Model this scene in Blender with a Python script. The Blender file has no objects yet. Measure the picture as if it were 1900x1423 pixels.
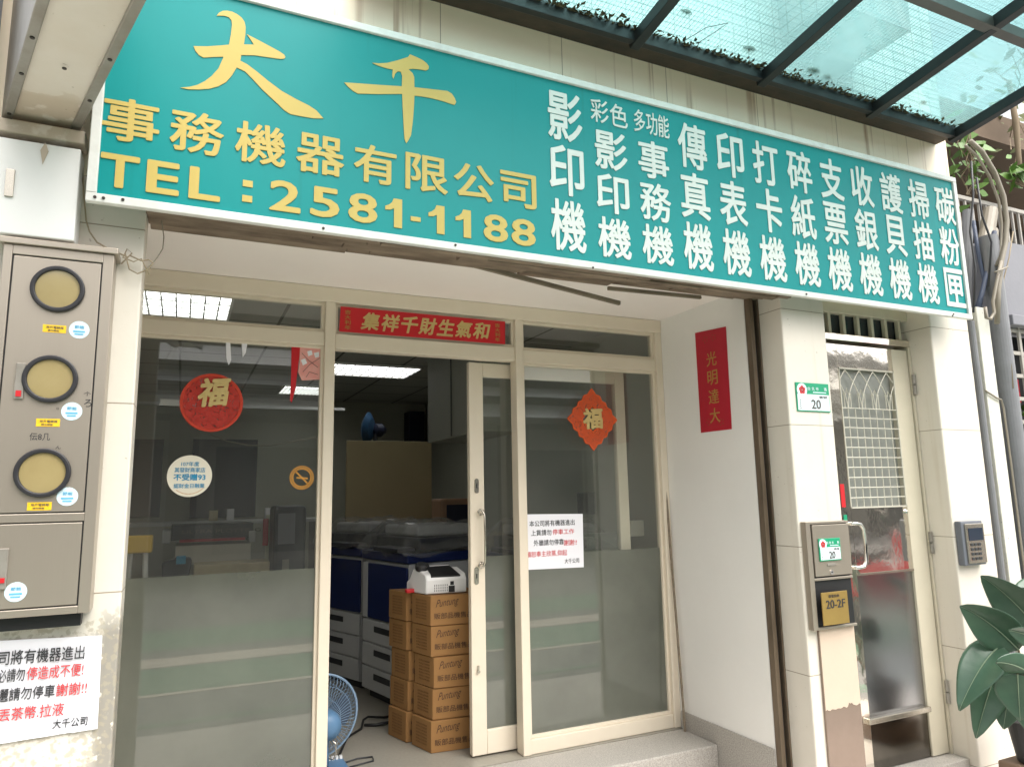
import bpy, bmesh, math, random
from mathutils import Vector, Matrix
random.seed(7)
SC = bpy.context.scene
COL = SC.collection
# ------------------------------------------------------------------ camera
YAW, PIT, ROL, FPX, EYE = 0.43503112, 0.15524271, -0.01910833, 1313.29, 1.355
_f = Vector((math.sin(YAW)*math.cos(PIT), math.cos(YAW)*math.cos(PIT), math.sin(PIT)))
_r = _f.cross(Vector((0, 0, 1))).normalized(); _u = _r.cross(_f)
_c, _s = math.cos(ROL), math.sin(ROL)
CR, CU, CF = _c*_r + _s*_u, -_s*_r + _c*_u, _f
cam = bpy.data.objects.new('camera', bpy.data.cameras.new('camera')); COL.objects.link(cam)
cam.matrix_world = Matrix(((CR.x, CU.x, -CF.x, 0), (CR.y, CU.y, -CF.y, 0), (CR.z, CU.z, -CF.z, EYE), (0, 0, 0, 1)))
cam.data.sensor_width = 36; cam.data.lens = FPX/1900*36
cam.data.clip_start = 0.05; cam.data.clip_end = 500
SC.camera = cam
# ------------------------------------------------------------------ world, sun, exposure
SUNDIR = Vector((0.30, -0.60, 1.05)).normalized()
W_ = bpy.data.worlds.new('World'); SC.world = W_; W_.use_nodes = True
nt = W_.node_tree; bg = nt.nodes['Background']
sky = nt.nodes.new('ShaderNodeTexSky'); sky.sky_type = 'NISHITA'; sky.sun_disc = False
sky.sun_elevation = math.asin(SUNDIR.z); sky.sun_rotation = math.atan2(SUNDIR.x, SUNDIR.y)
sky.air_density = 1.0; sky.dust_density = 4.0; sky.ozone_density = 1.0
hs = nt.nodes.new('ShaderNodeHueSaturation'); hs.inputs['Saturation'].default_value = 0.08
nt.links.new(sky.outputs[0], hs.inputs['Color']); nt.links.new(hs.outputs[0], bg.inputs[0])
bg.inputs[1].default_value = 0.15
sun = bpy.data.objects.new('sun', bpy.data.lights.new('sun', 'SUN')); COL.objects.link(sun)
sun.data.energy = 1.5; sun.data.angle = math.radians(60); sun.data.color = (1.0, 0.92, 0.83)
sun.rotation_euler = SUNDIR.to_track_quat('Z', 'Y').to_euler(); sun.location = (3, -6, 12)
SC.view_settings.view_transform = 'Standard'; SC.view_settings.look = 'None'
SC.view_settings.exposure = 1.3; SC.view_settings.gamma = 1.0
SC.render.engine = 'CYCLES'
SC.cycles.use_denoising = True
SC.cycles.max_bounces = 10; SC.cycles.transparent_max_bounces = 24; SC.cycles.glossy_bounces = 5
SC.cycles.sample_clamp_indirect = 6.0
# ------------------------------------------------------------------ helpers
def ray(px, py): return CF*FPX + CR*(px-950) - CU*(py-711.5)
CAM = Vector((0, 0, EYE))
def PY(px, py, Y): d = ray(px, py); return CAM + d*(Y/d.y)
def PX(px, py, X): d = ray(px, py); return CAM + d*(X/d.x)
def PZ(px, py, Z): d = ray(px, py); return CAM + d*((Z-EYE)/d.z)

def wloc(o):
    v = Vector((0, 0, 0))
    while o: v = v + o.location; o = o.parent
    return v
def tag(o, label, cat, group=None):
    o['label'] = label; o['category'] = cat
    if group: o['group'] = group
    return o
def thing(name, label, cat, loc, group=None):
    o = bpy.data.objects.new(name, None); COL.objects.link(o)
    o.empty_display_size = 0.1; o.location = Vector(loc); return tag(o, label, cat, group)

class MB:
    def __init__(s): s.v = []; s.f = []
    def add(s, vs, fs):
        b = len(s.v); s.v += [Vector(v) for v in vs]; s.f += [[b+i for i in f] for f in fs]; return s
    def box(s, x0, x1, y0, y1, z0, z1):
        vs = [(x, y, z) for z in (z0, z1) for y in (y0, y1) for x in (x0, x1)]
        return s.add(vs, [(0, 2, 3, 1), (4, 5, 7, 6), (0, 1, 5, 4), (2, 6, 7, 3), (0, 4, 6, 2), (1, 3, 7, 5)])
    def bar(s, a, b, w, h, up=(0, 0, 1)):
        a, b = Vector(a), Vector(b); d = (b-a).normalized(); r = d.cross(Vector(up) if abs(d.dot(Vector(up))) < .999 else Vector((0, 1, 0))).normalized(); u = r.cross(d)
        vs = [p + r*sx*w/2 + u*sy*h/2 for p in (a, b) for sx, sy in ((-1, -1), (1, -1), (1, 1), (-1, 1))]
        return s.add(vs, [(3, 2, 1, 0), (4, 5, 6, 7), (0, 1, 5, 4), (1, 2, 6, 5), (2, 3, 7, 6), (3, 0, 4, 7)])
    def poly(s, pts, ext):
        pts = [Vector(p) for p in pts]; n = len(pts); ext = Vector(ext)
        nn = Vector((0, 0, 0))
        for i in range(n): nn += (pts[i]-pts[0]).cross(pts[(i+1) % n]-pts[0])
        if nn.dot(ext) > 0: pts.reverse()
        vs = pts + [p+ext for p in pts]
        return s.add(vs, [list(range(n)), list(range(2*n-1, n-1, -1))] + [(i, i+n, (i+1) % n+n, (i+1) % n) for i in range(n)])
    def tube(s, path, r, n=8):
        path = [Vector(p) for p in path]; m = len(path); rs = r if isinstance(r, (list, tuple)) else [r]*m
        vs = []; pu = None
        for i, p in enumerate(path):
            t = (path[min(i+1, m-1)]-path[max(i-1, 0)]).normalized()
            if pu is None:
                pu = Vector((0, 0, 1)) if abs(t.z) < .9 else Vector((1, 0, 0))
            a = t.cross(pu).normalized(); pu = a.cross(t)
            vs += [p + (a*math.cos(k*2*math.pi/n) + pu*math.sin(k*2*math.pi/n))*rs[i] for k in range(n)]
        fs = [(i*n+k, i*n+(k+1) % n, (i+1)*n+(k+1) % n, (i+1)*n+k) for i in range(m-1) for k in range(n)]
        fs += [list(range(n-1, -1, -1)), list(range((m-1)*n, m*n))]
        return s.add(vs, fs)
    def lathe(s, prof, o, axis, n=32):
        o, ax = Vector(o), Vector(axis).normalized()
        a = ax.orthogonal().normalized(); b = ax.cross(a); vs = []; m = len(prof)
        for r, h in prof:
            vs += [o + ax*h + (a*math.cos(k*2*math.pi/n)+b*math.sin(k*2*math.pi/n))*max(r, 1e-4) for k in range(n)]
        fs = [(i*n+k, i*n+(k+1) % n, (i+1)*n+(k+1) % n, (i+1)*n+k) for i in range(m-1) for k in range(n)]
        fs += [list(range(n-1, -1, -1)), list(range((m-1)*n, m*n))]
        return s.add(vs, fs)
    def cyl(s, a, b, r, n=16):
        a, b = Vector(a), Vector(b); return s.lathe([(r, 0), (r, (b-a).length)], a, b-a, n)
    def ring(s, o, axis, r0, r1, h, n=40):
        o, ax = Vector(o), Vector(axis).normalized(); a = ax.orthogonal().normalized(); b = ax.cross(a); vs = []
        for r, hh in ((r0, 0), (r1, 0), (r1, h), (r0, h)):
            vs += [o + ax*hh + (a*math.cos(k*2*math.pi/n)+b*math.sin(k*2*math.pi/n))*r for k in range(n)]
        return s.add(vs, [(i*n+k, i*n+(k+1) % n, (i+1) % 4*n+(k+1) % n, (i+1) % 4*n+k) for i in range(4) for k in range(n)])
    def text(s, txt, o, rt, up, w, h, off=0.0, thick=0.0015, proud=0.001, em=False, shear=0.0):
        """lettering whose outline box fills w x h with its lower left corner at o"""
        vs, fs, bb = glyph(txt)
        o, rt, up = Vector(o), Vector(rt).normalized(), Vector(up).normalized(); nn = rt.cross(up)
        # weight: the outline is laid several times, each shifted by `off` em and a hair prouder than the last
        off = max(off, 0); sh = [(0, 0)] if off < .003 else [(off*math.cos(a), off*math.sin(a)) for a in [i*math.pi/4+.39 for i in range(8)]]
        bb = (bb[0]-off, bb[1]-off, bb[2]+off, bb[3]+off)
        sx, sy = w/max(bb[2]-bb[0], 1e-6), h/max(bb[3]-bb[1], 1e-6)
        for q, (ox, oy) in enumerate(sh):
            out = []; hair = q*thick*.06
            for x, y, z in vs:
                yy = (y+oy-bb[1])*sy
                out.append(o + rt*((x+ox-bb[0])*sx + shear*yy) + up*yy + nn*(proud + (thick+hair if z > 0 else 0)))
            s.add(out, fs)
        return s
    def build(s, name, mat, parent=None, bevel=0, smooth=False, origin=None, seg=2):
        base = wloc(parent) if parent else None
        if base is None:
            if origin is not None: base = Vector(origin)
            else:
                lo = [min(v[i] for v in s.v) for i in range(3)]; hi = [max(v[i] for v in s.v) for i in range(3)]
                base = Vector(((lo[0]+hi[0])/2, (lo[1]+hi[1])/2, lo[2]))
        me = bpy.data.meshes.new(name); me.from_pydata([v-base for v in s.v], [], s.f); me.update()
        o = bpy.data.objects.new(name, me); COL.objects.link(o)
        if parent: o.parent = parent
        else: o.location = base
        if mat: me.materials.append(mat)
        if smooth:
            for p in me.polygons: p.use_smooth = True
        if bevel:
            b = o.modifiers.new('bevel', 'BEVEL'); b.width = bevel; b.segments = seg; b.limit_method = 'ANGLE'; b.angle_limit = math.radians(40)
        return o

_gc = {}
def glyph(txt):
    k = txt
    if k not in _gc:
        c = bpy.data.curves.new('glyph', 'FONT'); c.body = txt; c.extrude = 0.01; c.resolution_u = 3; c.size = 1
        o = bpy.data.objects.new('glyph', c); COL.objects.link(o)
        dg = bpy.context.evaluated_depsgraph_get(); dg.update()
        me = bpy.data.meshes.new_from_object(o.evaluated_get(dg), depsgraph=dg)
        vs = [tuple(v.co) for v in me.vertices]; fs = [list(p.vertices) for p in me.polygons]
        bpy.data.objects.remove(o); bpy.data.curves.remove(c); bpy.data.meshes.remove(me)
        if not vs: vs = [(0, 0, 0)]
        bb = (min(v[0] for v in vs), min(v[1] for v in vs), max(v[0] for v in vs), max(v[1] for v in vs))
        _gc[k] = (vs, fs, bb)
    return _gc[k]

# ------------------------------------------------------------------ materials
def srgb(r, g, b):
    def f(c):
        c /= 255.; return c/12.92 if c <= .04045 else ((c+.055)/1.055)**2.4
    return (f(r), f(g), f(b), 1)
def col4(c): return tuple(c) + (1,) if len(c) == 3 else tuple(c)
def mat(name, c, rough=.6, metal=0, spec=.5, var=0, vscale=3, c2=None, bump=0, bscale=60, coat=0, stretch=(1, 1, 1), emit=0, trans=0):
    m = bpy.data.materials.new(name); m.use_nodes = True; n = m.node_tree.nodes; L = m.node_tree.links
    p = n['Principled BSDF']; p.inputs['Base Color'].default_value = col4(c); p.inputs['Roughness'].default_value = rough
    p.inputs['Metallic'].default_value = metal; p.inputs['Specular IOR Level'].default_value = spec
    if coat: p.inputs['Coat Weight'].default_value = coat; p.inputs['Coat Roughness'].default_value = .05
    if emit: p.inputs['Emission Color'].default_value = col4(c); p.inputs['Emission Strength'].default_value = emit
    geo = n.new('ShaderNodeNewGeometry')
    mp = n.new('ShaderNodeMapping'); mp.inputs['Scale'].default_value = stretch; L.new(geo.outputs['Position'], mp.inputs['Vector'])
    if var:
        t = n.new('ShaderNodeTexNoise'); t.inputs['Scale'].default_value = vscale; t.inputs['Detail'].default_value = 6; t.inputs['Roughness'].default_value = .65
        L.new(mp.outputs[0], t.inputs['Vector'])
        r = n.new('ShaderNodeMapRange'); r.inputs[1].default_value = .35; r.inputs[2].default_value = .7; L.new(t.outputs[0], r.inputs[0])
        mx = n.new('ShaderNodeMix'); mx.data_type = 'RGBA'; mx.inputs['A'].default_value = col4(c)
        mx.inputs['B'].default_value = col4(c2) if c2 else tuple(x*.6 for x in col4(c)[:3])+(1,)
        ml = n.new('ShaderNodeMath'); ml.operation = 'MULTIPLY'; ml.inputs[1].default_value = var; L.new(r.outputs[0], ml.inputs[0])
        L.new(ml.outputs[0], mx.inputs['Factor']); L.new(mx.outputs['Result'], p.inputs['Base Color'])
    if bump:
        t2 = n.new('ShaderNodeTexNoise'); t2.inputs['Scale'].default_value = bscale; t2.inputs['Detail'].default_value = 5
        L.new(mp.outputs[0], t2.inputs['Vector'])
        bp = n.new('ShaderNodeBump'); bp.inputs['Strength'].default_value = bump; bp.inputs['Distance'].default_value = .01
        L.new(t2.outputs[0], bp.inputs['Height']); L.new(bp.outputs[0], p.inputs['Normal'])
    return m

def overlay(m, kind, c, **k):
    """adds a stain / streak / joint pattern on top of a principled material's colour"""
    n = m.node_tree.nodes; L = m.node_tree.links; p = n['Principled BSDF']
    geo = n.new('ShaderNodeNewGeometry'); sep = n.new('ShaderNodeSeparateXYZ'); L.new(geo.outputs['Position'], sep.inputs[0])
    def math_(op, a, b=None, cl=False):
        q = n.new('ShaderNodeMath'); q.operation = op; q.use_clamp = cl
        for i, x in enumerate((a, b)):
            if x is None: continue
            if isinstance(x, (int, float)): q.inputs[i].default_value = x
            else: L.new(x, q.inputs[i])
        return q.outputs[0]
    def noise(scale, stretch, detail=4):
        mp = n.new('ShaderNodeMapping'); mp.inputs['Scale'].default_value = stretch; L.new(geo.outputs['Position'], mp.inputs['Vector'])
        t = n.new('ShaderNodeTexNoise'); t.inputs['Scale'].default_value = scale; t.inputs['Detail'].default_value = detail; L.new(mp.outputs[0], t.inputs['Vector']); return t.outputs[0]
    def rng(x, a, b, lo=0., hi=1.):
        q = n.new('ShaderNodeMapRange'); q.inputs[1].default_value = a; q.inputs[2].default_value = b; q.inputs[3].default_value = lo; q.inputs[4].default_value = hi; L.new(x, q.inputs[0]); return q.outputs[0]
    if kind == 'streak':      # run-off streaks straight down
        a = rng(noise(k.get('scale', 14), (1, 1, .02), 3), k.get('lo', .6), k.get('hi', .72))
        b = rng(noise(3.0, (1, 1, .8), 3), .35, .65)
        fac = math_('MULTIPLY', math_('MULTIPLY', a, b), k.get('amt', .5))
    elif kind == 'line':      # repeated thin joints along an axis
        axis = sep.outputs[k['axis']]
        q = math_('MODULO', math_('ADD', axis, 100-k.get('start', 0)), k['step'])
        fac = math_('MULTIPLY', math_('LESS_THAN', q, k['w']), k.get('amt', 1))
    elif kind == 'patch':     # worn patch with a ragged edge, inside a box of the wall
        nz = noise(k.get('scale', 30), (1, 1, 1), 8)
        fx = math_('MULTIPLY', rng(sep.outputs[0], k['x0']-.03, k['x0']+.03), rng(sep.outputs[0], k['x1']-.02, k['x1']+.02, 1, 0))
        az = sep.outputs[k.get('ax', 2)]; fz = math_('MULTIPLY', rng(az, k['z0']-.05, k['z0']+.05), rng(az, k['z1']-.05, k['z1']+.05, 1, 0))
        fac = math_('MULTIPLY', rng(math_('ADD', nz, math_('MULTIPLY', math_('MULTIPLY', fx, fz), .35)), k.get('t', .78), k.get('t', .78)+.06), math_('MULTIPLY', math_('MULTIPLY', fx, fz), k.get('amt', 1)), True)
    elif kind == 'speck':
        fac = math_('MULTIPLY', rng(noise(k.get('scale', 90), (1, 1, 1), 2), k.get('lo', .66), k.get('lo', .66)+.04), k.get('amt', .6))
    mx = n.new('ShaderNodeMix'); mx.data_type = 'RGBA'; mx.inputs['B'].default_value = col4(c)
    src = p.inputs['Base Color']
    if src.is_linked: L.new(src.links[0].from_socket, mx.inputs['A'])
    else: mx.inputs['A'].default_value = tuple(src.default_value)
    L.new(fac, mx.inputs['Factor']); L.new(mx.outputs['Result'], p.inputs['Base Color'])
    return m

def glass_mat(name, tint, ior=1.5, rough=.0, film=None):
    """thin sheet: clear see-through plus mirror reflection; film = (colour, share, ...) adds a satin layer"""
    m = bpy.data.materials.new(name); m.use_nodes = True; n = m.node_tree.nodes; L = m.node_tree.links; n.clear()
    out = n.new('ShaderNodeOutputMaterial'); tr = n.new('ShaderNodeBsdfTransparent'); tr.inputs[0].default_value = col4(tint)
    base = tr.outputs[0]
    if film:
        df = n.new('ShaderNodeBsdfDiffuse'); df.inputs[0].default_value = col4(film[0])
        tl = n.new('ShaderNodeBsdfTranslucent'); tl.inputs[0].default_value = col4(film[0])
        mm = n.new('ShaderNodeMixShader'); mm.inputs[0].default_value = film[2]; L.new(df.outputs[0], mm.inputs[1]); L.new(tl.outputs[0], mm.inputs[2])
        m2 = n.new('ShaderNodeMixShader'); m2.inputs[0].default_value = film[1]; L.new(base, m2.inputs[1]); L.new(mm.outputs[0], m2.inputs[2]); base = m2.outputs[0]
        if len(film) > 3:      # canopy dirt, window haze: share varies over the sheet
            geo = n.new('ShaderNodeNewGeometry'); t = n.new('ShaderNodeTexNoise'); t.inputs['Scale'].default_value = film[3]; t.inputs['Detail'].default_value = 8
            L.new(geo.outputs['Position'], t.inputs['Vector'])
            q = n.new('ShaderNodeMapRange'); q.inputs[1].default_value = .35; q.inputs[2].default_value = .75
            q.inputs[3].default_value = film[1]*.7; q.inputs[4].default_value = min(1, film[1]*1.5); L.new(t.outputs[0], q.inputs[0]); L.new(q.outputs[0], m2.inputs[0])
    gl = n.new('ShaderNodeBsdfGlossy'); gl.inputs['Roughness'].default_value = rough
    fr = n.new('ShaderNodeFresnel'); fr.inputs['IOR'].default_value = ior
    g2 = n.new('ShaderNodeNewGeometry'); iv = n.new('ShaderNodeMath'); iv.operation = 'SUBTRACT'; iv.inputs[0].default_value = 1; L.new(g2.outputs['Backfacing'], iv.inputs[1])
    fm = n.new('ShaderNodeMath'); fm.operation = 'MULTIPLY'; L.new(fr.outputs[0], fm.inputs[0]); L.new(iv.outputs[0], fm.inputs[1])
    mx = n.new('ShaderNodeMixShader'); L.new(fm.outputs[0], mx.inputs[0]); L.new(base, mx.inputs[1]); L.new(gl.outputs[0], mx.inputs[2])
    L.new(mx.outputs[0], out.inputs[0]); return m

M = {}
M['cream'] = mat('cream wall tile', srgb(252, 238, 214), .4, var=.25, vscale=2.2, c2=srgb(240, 220, 188), bump=.05, bscale=25)
overlay(M['cream'], 'streak', srgb(150, 104, 62), scale=20, lo=.57, hi=.66, amt=.75)
overlay(M['cream'], 'line', srgb(140, 112, 82), axis=0, step=.6, w=.004, start=.12, amt=.7)
M['pillar'] = mat('cream painted pillar', srgb(217, 210, 198), .4, var=.25, vscale=3, c2=srgb(203, 194, 178), bump=.06, bscale=30)
overlay(M['pillar'], 'line', srgb(150, 138, 120), axis=2, step=.605, w=.004, start=.64)
overlay(M['pillar'], 'speck', srgb(140, 120, 100), scale=55, lo=.73, amt=.5)
overlay(M['pillar'], 'streak', srgb(170, 150, 120), scale=22, lo=.62, hi=.75, amt=.3)
overlay(M['pillar'], 'patch', srgb(140, 135, 126), x0=-.225, x1=-.12, z0=.42, z1=1.0, t=.66, amt=.9, scale=38)
overlay(M['pillar'], 'patch', srgb(170, 160, 140), x0=-.52, x1=-.12, z0=.25, z1=1.03, t=.86, amt=.6, scale=55)
M['white_wall'] = mat('white emulsion wall', srgb(232, 229, 224), .6, var=.12, vscale=1.5, bump=.06, bscale=40)
M['soffit'] = mat('soffit paint', srgb(238, 230, 224), .7, var=.12, vscale=1.5)
M['frame'] = mat('cream aluminium frame', srgb(221, 209, 190), .4, var=.2, vscale=6, c2=srgb(204, 190, 168))
M['frame_in'] = mat('greenish inner frame', srgb(205, 203, 180), .45, var=.15, vscale=6)
M['teal'] = mat('teal sign sheet', srgb(0, 136, 136), .42, var=.3, vscale=2.5, c2=srgb(0, 122, 124), spec=.22)
overlay(M['teal'], 'streak', srgb(40, 142, 138), scale=9, lo=.55, hi=.75, amt=.3)
overlay(M['teal'], 'streak', srgb(10, 95, 92), scale=12, lo=.62, hi=.7, amt=.4)
M['yellow_vinyl'] = mat('yellow vinyl', srgb(192, 170, 96), .45, var=.3, vscale=9, c2=srgb(180, 154, 80), spec=.25)
M['white_vinyl'] = mat('white vinyl', srgb(212, 216, 210), .45, var=.2, vscale=8, spec=.25)
M['alu'] = mat('weathered white aluminium', srgb(215, 215, 210), .4, var=.35, vscale=14, c2=srgb(165, 162, 155), stretch=(1, 1, 1))
M['grey_alu'] = mat('dirty grey aluminium', srgb(150, 146, 138), .4, metal=.3, var=.5, vscale=8, c2=srgb(112, 100, 86))
M['dirty_panel'] = mat('dirty white panel', srgb(208, 200, 190), .5, var=.5, vscale=3, c2=srgb(192, 178, 160))
overlay(M['dirty_panel'], 'patch', srgb(150, 124, 88), ax=1, x0=-.62, x1=-.34, z0=2.38, z1=2.7, t=.74, amt=.4, scale=14)
overlay(M['dirty_panel'], 'speck', srgb(120, 105, 85), scale=40, lo=.72, amt=.5)
M['white_paint'] = mat('white painted metal', srgb(226, 226, 224), .45, var=.2, vscale=5, c2=srgb(205, 203, 196))
M['screw'] = mat('dark screw', srgb(60, 55, 50), .5, metal=.5)
M['wood_dirty'] = mat('grimy shutter casing', srgb(138, 122, 104), .7, var=.9, vscale=9, c2=srgb(72, 58, 46), stretch=(.35, 1, 3), bump=.3, bscale=25)
M['wood_pale'] = mat('weathered grey batten', srgb(135, 122, 104), .8, var=.7, vscale=12, c2=srgb(88, 76, 62), stretch=(.4, 1, 3), bump=.3, bscale=30)
M['black'] = mat('black', (.012, .012, .013), .5)
M['dark'] = mat('dark grey plastic', (.03, .032, .036), .45)
M['rust_track'] = mat('worn shutter guide', srgb(120, 105, 88), .5, metal=.4, var=.7, vscale=12, c2=srgb(70, 58, 46), stretch=(1, 1, .2))
M['stainless'] = mat('brushed stainless', srgb(176, 166, 153), .36, metal=.7, var=.35, vscale=2, c2=srgb(158, 147, 133), bump=.02, bscale=200, stretch=(1, 1, .04))
M['mirror'] = mat('polished stainless', srgb(232, 224, 212), .07, metal=.95, var=.15, vscale=4, bump=.22, bscale=3.5)
M['satin_steel'] = mat('satin steel', srgb(185, 178, 165), .25, metal=.9, bump=.05, bscale=60)
M['steel_beige'] = mat('beige steel', srgb(206, 198, 178), .3, metal=.15, var=.2, vscale=4)
M['chrome'] = mat('chrome', srgb(215, 213, 208), .07, metal=1)
M['rubber'] = mat('black rubber', (.018, .017, .02), .45)
M['dial'] = mat('yellowed dial glass', srgb(158, 142, 100), .12, var=.35, vscale=14, c2=srgb(142, 124, 84), coat=.6)
M['red'] = mat('red paper', srgb(196, 22, 32), .5, var=.15, vscale=12)
M['dark_red'] = mat('deep red paper', srgb(178, 26, 46), .55, var=.3, vscale=16, c2=srgb(160, 22, 40))
M['gold'] = mat('gold foil', srgb(214, 190, 128), .35, metal=.35, var=.3, vscale=30, c2=srgb(176, 146, 80))
M['gold_dull'] = mat('dull gold print', srgb(176, 134, 66), .5)
M['paper'] = mat('white paper', srgb(232, 231, 236), .7, bump=.15, bscale=9, stretch=(1, 1, 3))
M['ink'] = mat('black ink', (.03, .03, .034), .6)
M['ink_faded'] = mat('faded ink', srgb(90, 84, 80), .6)
M['red_ink'] = mat('red ink', srgb(206, 66, 70), .6)
M['blue_ink'] = mat('blue ink', srgb(30, 140, 185), .6)
M['sticker_cream'] = mat('cream sticker', srgb(232, 226, 208), .5)
M['sticker_blue'] = mat('pale blue sticker', srgb(205, 228, 236), .4)
M['sticker_ink'] = mat('pale blue print', srgb(96, 170, 205), .5)
M['yellow_label'] = mat('yellow label', srgb(232, 186, 30), .5)
M['green_plate'] = mat('green enamel', srgb(30, 148, 108), .35)
M['plate_white'] = mat('plate white', srgb(222, 236, 240), .35)
M['grille'] = mat('pale grille wire', srgb(196, 192, 178), .4, metal=.1)
M['brass'] = mat('brass plate', srgb(186, 154, 92), .28, metal=.7, var=.2, vscale=12)
M['orange'] = mat('orange print', srgb(196, 138, 50), .5)
M['carton'] = mat('brown cardboard', srgb(146, 106, 60), .8, var=.3, vscale=5, c2=srgb(128, 90, 48), bump=.05, bscale=80)
M['carton_ink'] = mat('brown print', srgb(74, 48, 28), .7)
M['blue_plastic'] = mat('blue plastic', srgb(86, 122, 156), .45)
M['fan_blade'] = mat('smoky blue blade', srgb(60, 74, 92), .3)
M['wire'] = mat('fan guard wire', srgb(140, 165, 190), .35, metal=.3)
M['white_plastic'] = mat('white plastic', srgb(224, 222, 220), .35)
M['copier_white'] = mat('copier white', srgb(184, 184, 184), .45, var=.1)
M['copier_blue'] = mat('copier navy', srgb(22, 36, 84), .3, coat=.3)
M['copier_dark'] = mat('copier charcoal', (.03, .032, .04), .4)
M['plastic_sheet'] = glass_mat('clear dust sheet', (.9, .9, .9), 1.5, .12, ((.6, .6, .58), .18, .4, 9))
M['interior_wall'] = mat('dim interior wall', srgb(170, 170, 156), .8, var=.2, vscale=1.2)
M['ceiling'] = mat('ceiling board', srgb(165, 165, 158), .9, var=.1, vscale=2)
overlay(M['ceiling'], 'line', srgb(90, 90, 86), axis=0, step=.605, w=.02, start=.1)
overlay(M['ceiling'], 'line', srgb(90, 90, 86), axis=1, step=.605, w=.02, start=.2)
M['tan_board'] = mat('tan partition board', srgb(188, 172, 138), .6, var=.12, vscale=2)
M['navy'] = mat('dark navy', srgb(20, 26, 48), .5)
M['lamp'] = mat('fluorescent tube light', (1, 1, .97), .5, emit=1.5)
M['louvre'] = mat('louvre blade', (.75, .76, .76), .25, metal=.6)
M['terrazzo'] = mat('terrazzo floor', srgb(150, 145, 134), .35, var=.35, vscale=60, c2=srgb(120, 114, 104))
M['granite'] = mat('grey granite', srgb(186, 180, 172), .5, var=.7, vscale=150, c2=srgb(96, 92, 88))
M['asphalt'] = mat('asphalt', (.24, .24, .24), .85, var=.5, vscale=90, c2=(.14, .14, .142), bump=.4, bscale=120)
M['green_lane'] = mat('green lane paint', srgb(90, 140, 112), .7, var=.4, vscale=5, c2=srgb(98, 112, 100))
M['line_paint'] = mat('white road paint', srgb(215, 205, 190), .7, var=.4, vscale=8)
M['pane'] = glass_mat('window glass', (.93, .945, .93), 1.95, .0, ((.66, .66, .62), .036, .3, 3))  # faint pale film paints the haze of street reflections onto clear glass
M['frost'] = glass_mat('frosted film glass', (.70, .76, .73), 1.85, .0, ((.245, .255, .21), .66, .4, 1.3))
M['canopy_glass'] = glass_mat('teal canopy glass', (.61, .80, .81), 1.5, .05, ((.58, .79, .80), .22, .95, 2.2))
M['canopy_steel'] = mat('dark canopy steel', srgb(38, 44, 46), .45, metal=.3, var=.4, vscale=9, c2=srgb(64, 58, 52))
M['canopy_base'] = mat('sooty canopy angle', srgb(58, 52, 46), .7, var=.7, vscale=9, c2=srgb(92, 76, 62), stretch=(.5, 1, 2), bump=.2)
M['moss'] = mat('leaf dirt', srgb(48, 46, 32), .95, var=.6, vscale=30, c2=srgb(110, 108, 78))
M['leaf_dry'] = mat('dry leaf', srgb(126, 130, 92), .8, var=.4, vscale=20)
M['wall_tile'] = mat('pale wall tile', srgb(214, 216, 210), .3, var=.15, vscale=2)
overlay(M['wall_tile'], 'line', srgb(120, 128, 124), axis=2, step=.06, w=.009)
overlay(M['wall_tile'], 'line', srgb(120, 126, 122), axis=0, step=.1, w=.007)
overlay(M['wall_tile'], 'line', srgb(120, 126, 122), axis=1, step=.1, w=.007)
M['grey_wall'] = mat('grey plaster', srgb(134, 134, 140), .8, var=.25, vscale=3, bump=.1, bscale=40)
M['grey_pipe'] = mat('grey pvc pipe', srgb(126, 127, 130), .4, var=.35, vscale=6, c2=srgb(96, 96, 98))
M['conduit'] = mat('beige conduit', srgb(138, 130, 116), .5, var=.4, vscale=8, c2=srgb(128, 120, 106))
M['blue_pipe'] = mat('blue grey pipe', srgb(66, 76, 98), .5)
M['trunking'] = mat('white trunking', srgb(224, 222, 210), .5, var=.3, vscale=14, c2=srgb(170, 168, 155))
overlay(M['trunking'], 'speck', srgb(70, 66, 60), scale=60, lo=.70, amt=.8)
M['cable'] = mat('dirty cable', srgb(150, 136, 112), .7)
M['eave'] = mat('brown eave board', srgb(112, 94, 76), .8, var=.5, vscale=4)
M['rail'] = mat('white railing', srgb(168, 163, 154), .5, var=.3, vscale=20)
M['opp_wall'] = mat('grey tiled facade', srgb(166, 164, 156), .6, var=.25, vscale=1.5)
M['opp_dark'] = mat('dark window band', srgb(52, 56, 60), .2)
M['red_paint'] = mat('red scooter paint', srgb(190, 28, 34), .25, coat=.5)
M['refl_peach'] = mat('painted peach reflection', srgb(196, 178, 160), .32, var=.25, vscale=6, c2=srgb(216, 196, 176), bump=.1, bscale=18)
M['refl_taupe'] = mat('taupe panel', srgb(140, 122, 110), .25, metal=.3, var=.25, vscale=8)
M['pot'] = mat('black plant pot', (.02, .02, .022), .5)
M['terracotta'] = mat('brown stand', srgb(120, 98, 80), .7, var=.4)

def leaf_material(name, c, c2, rough=.35):
    m = mat(name, c, rough, var=.55, vscale=7, c2=c2, bump=.12, bscale=26); return m
M['leaf'] = leaf_material('glossy dark leaf', (.036, .080, .050), (.075, .135, .080), .28)
M['leaf_rib'] = mat('pale leaf rib', (.18, .24, .16), .45)
M['vine'] = leaf_material('bright vine leaf', (.11, .22, .03), (.06, .14, .03), .5)
M['stem'] = mat('brown stem', srgb(128, 112, 90), .8)

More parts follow.
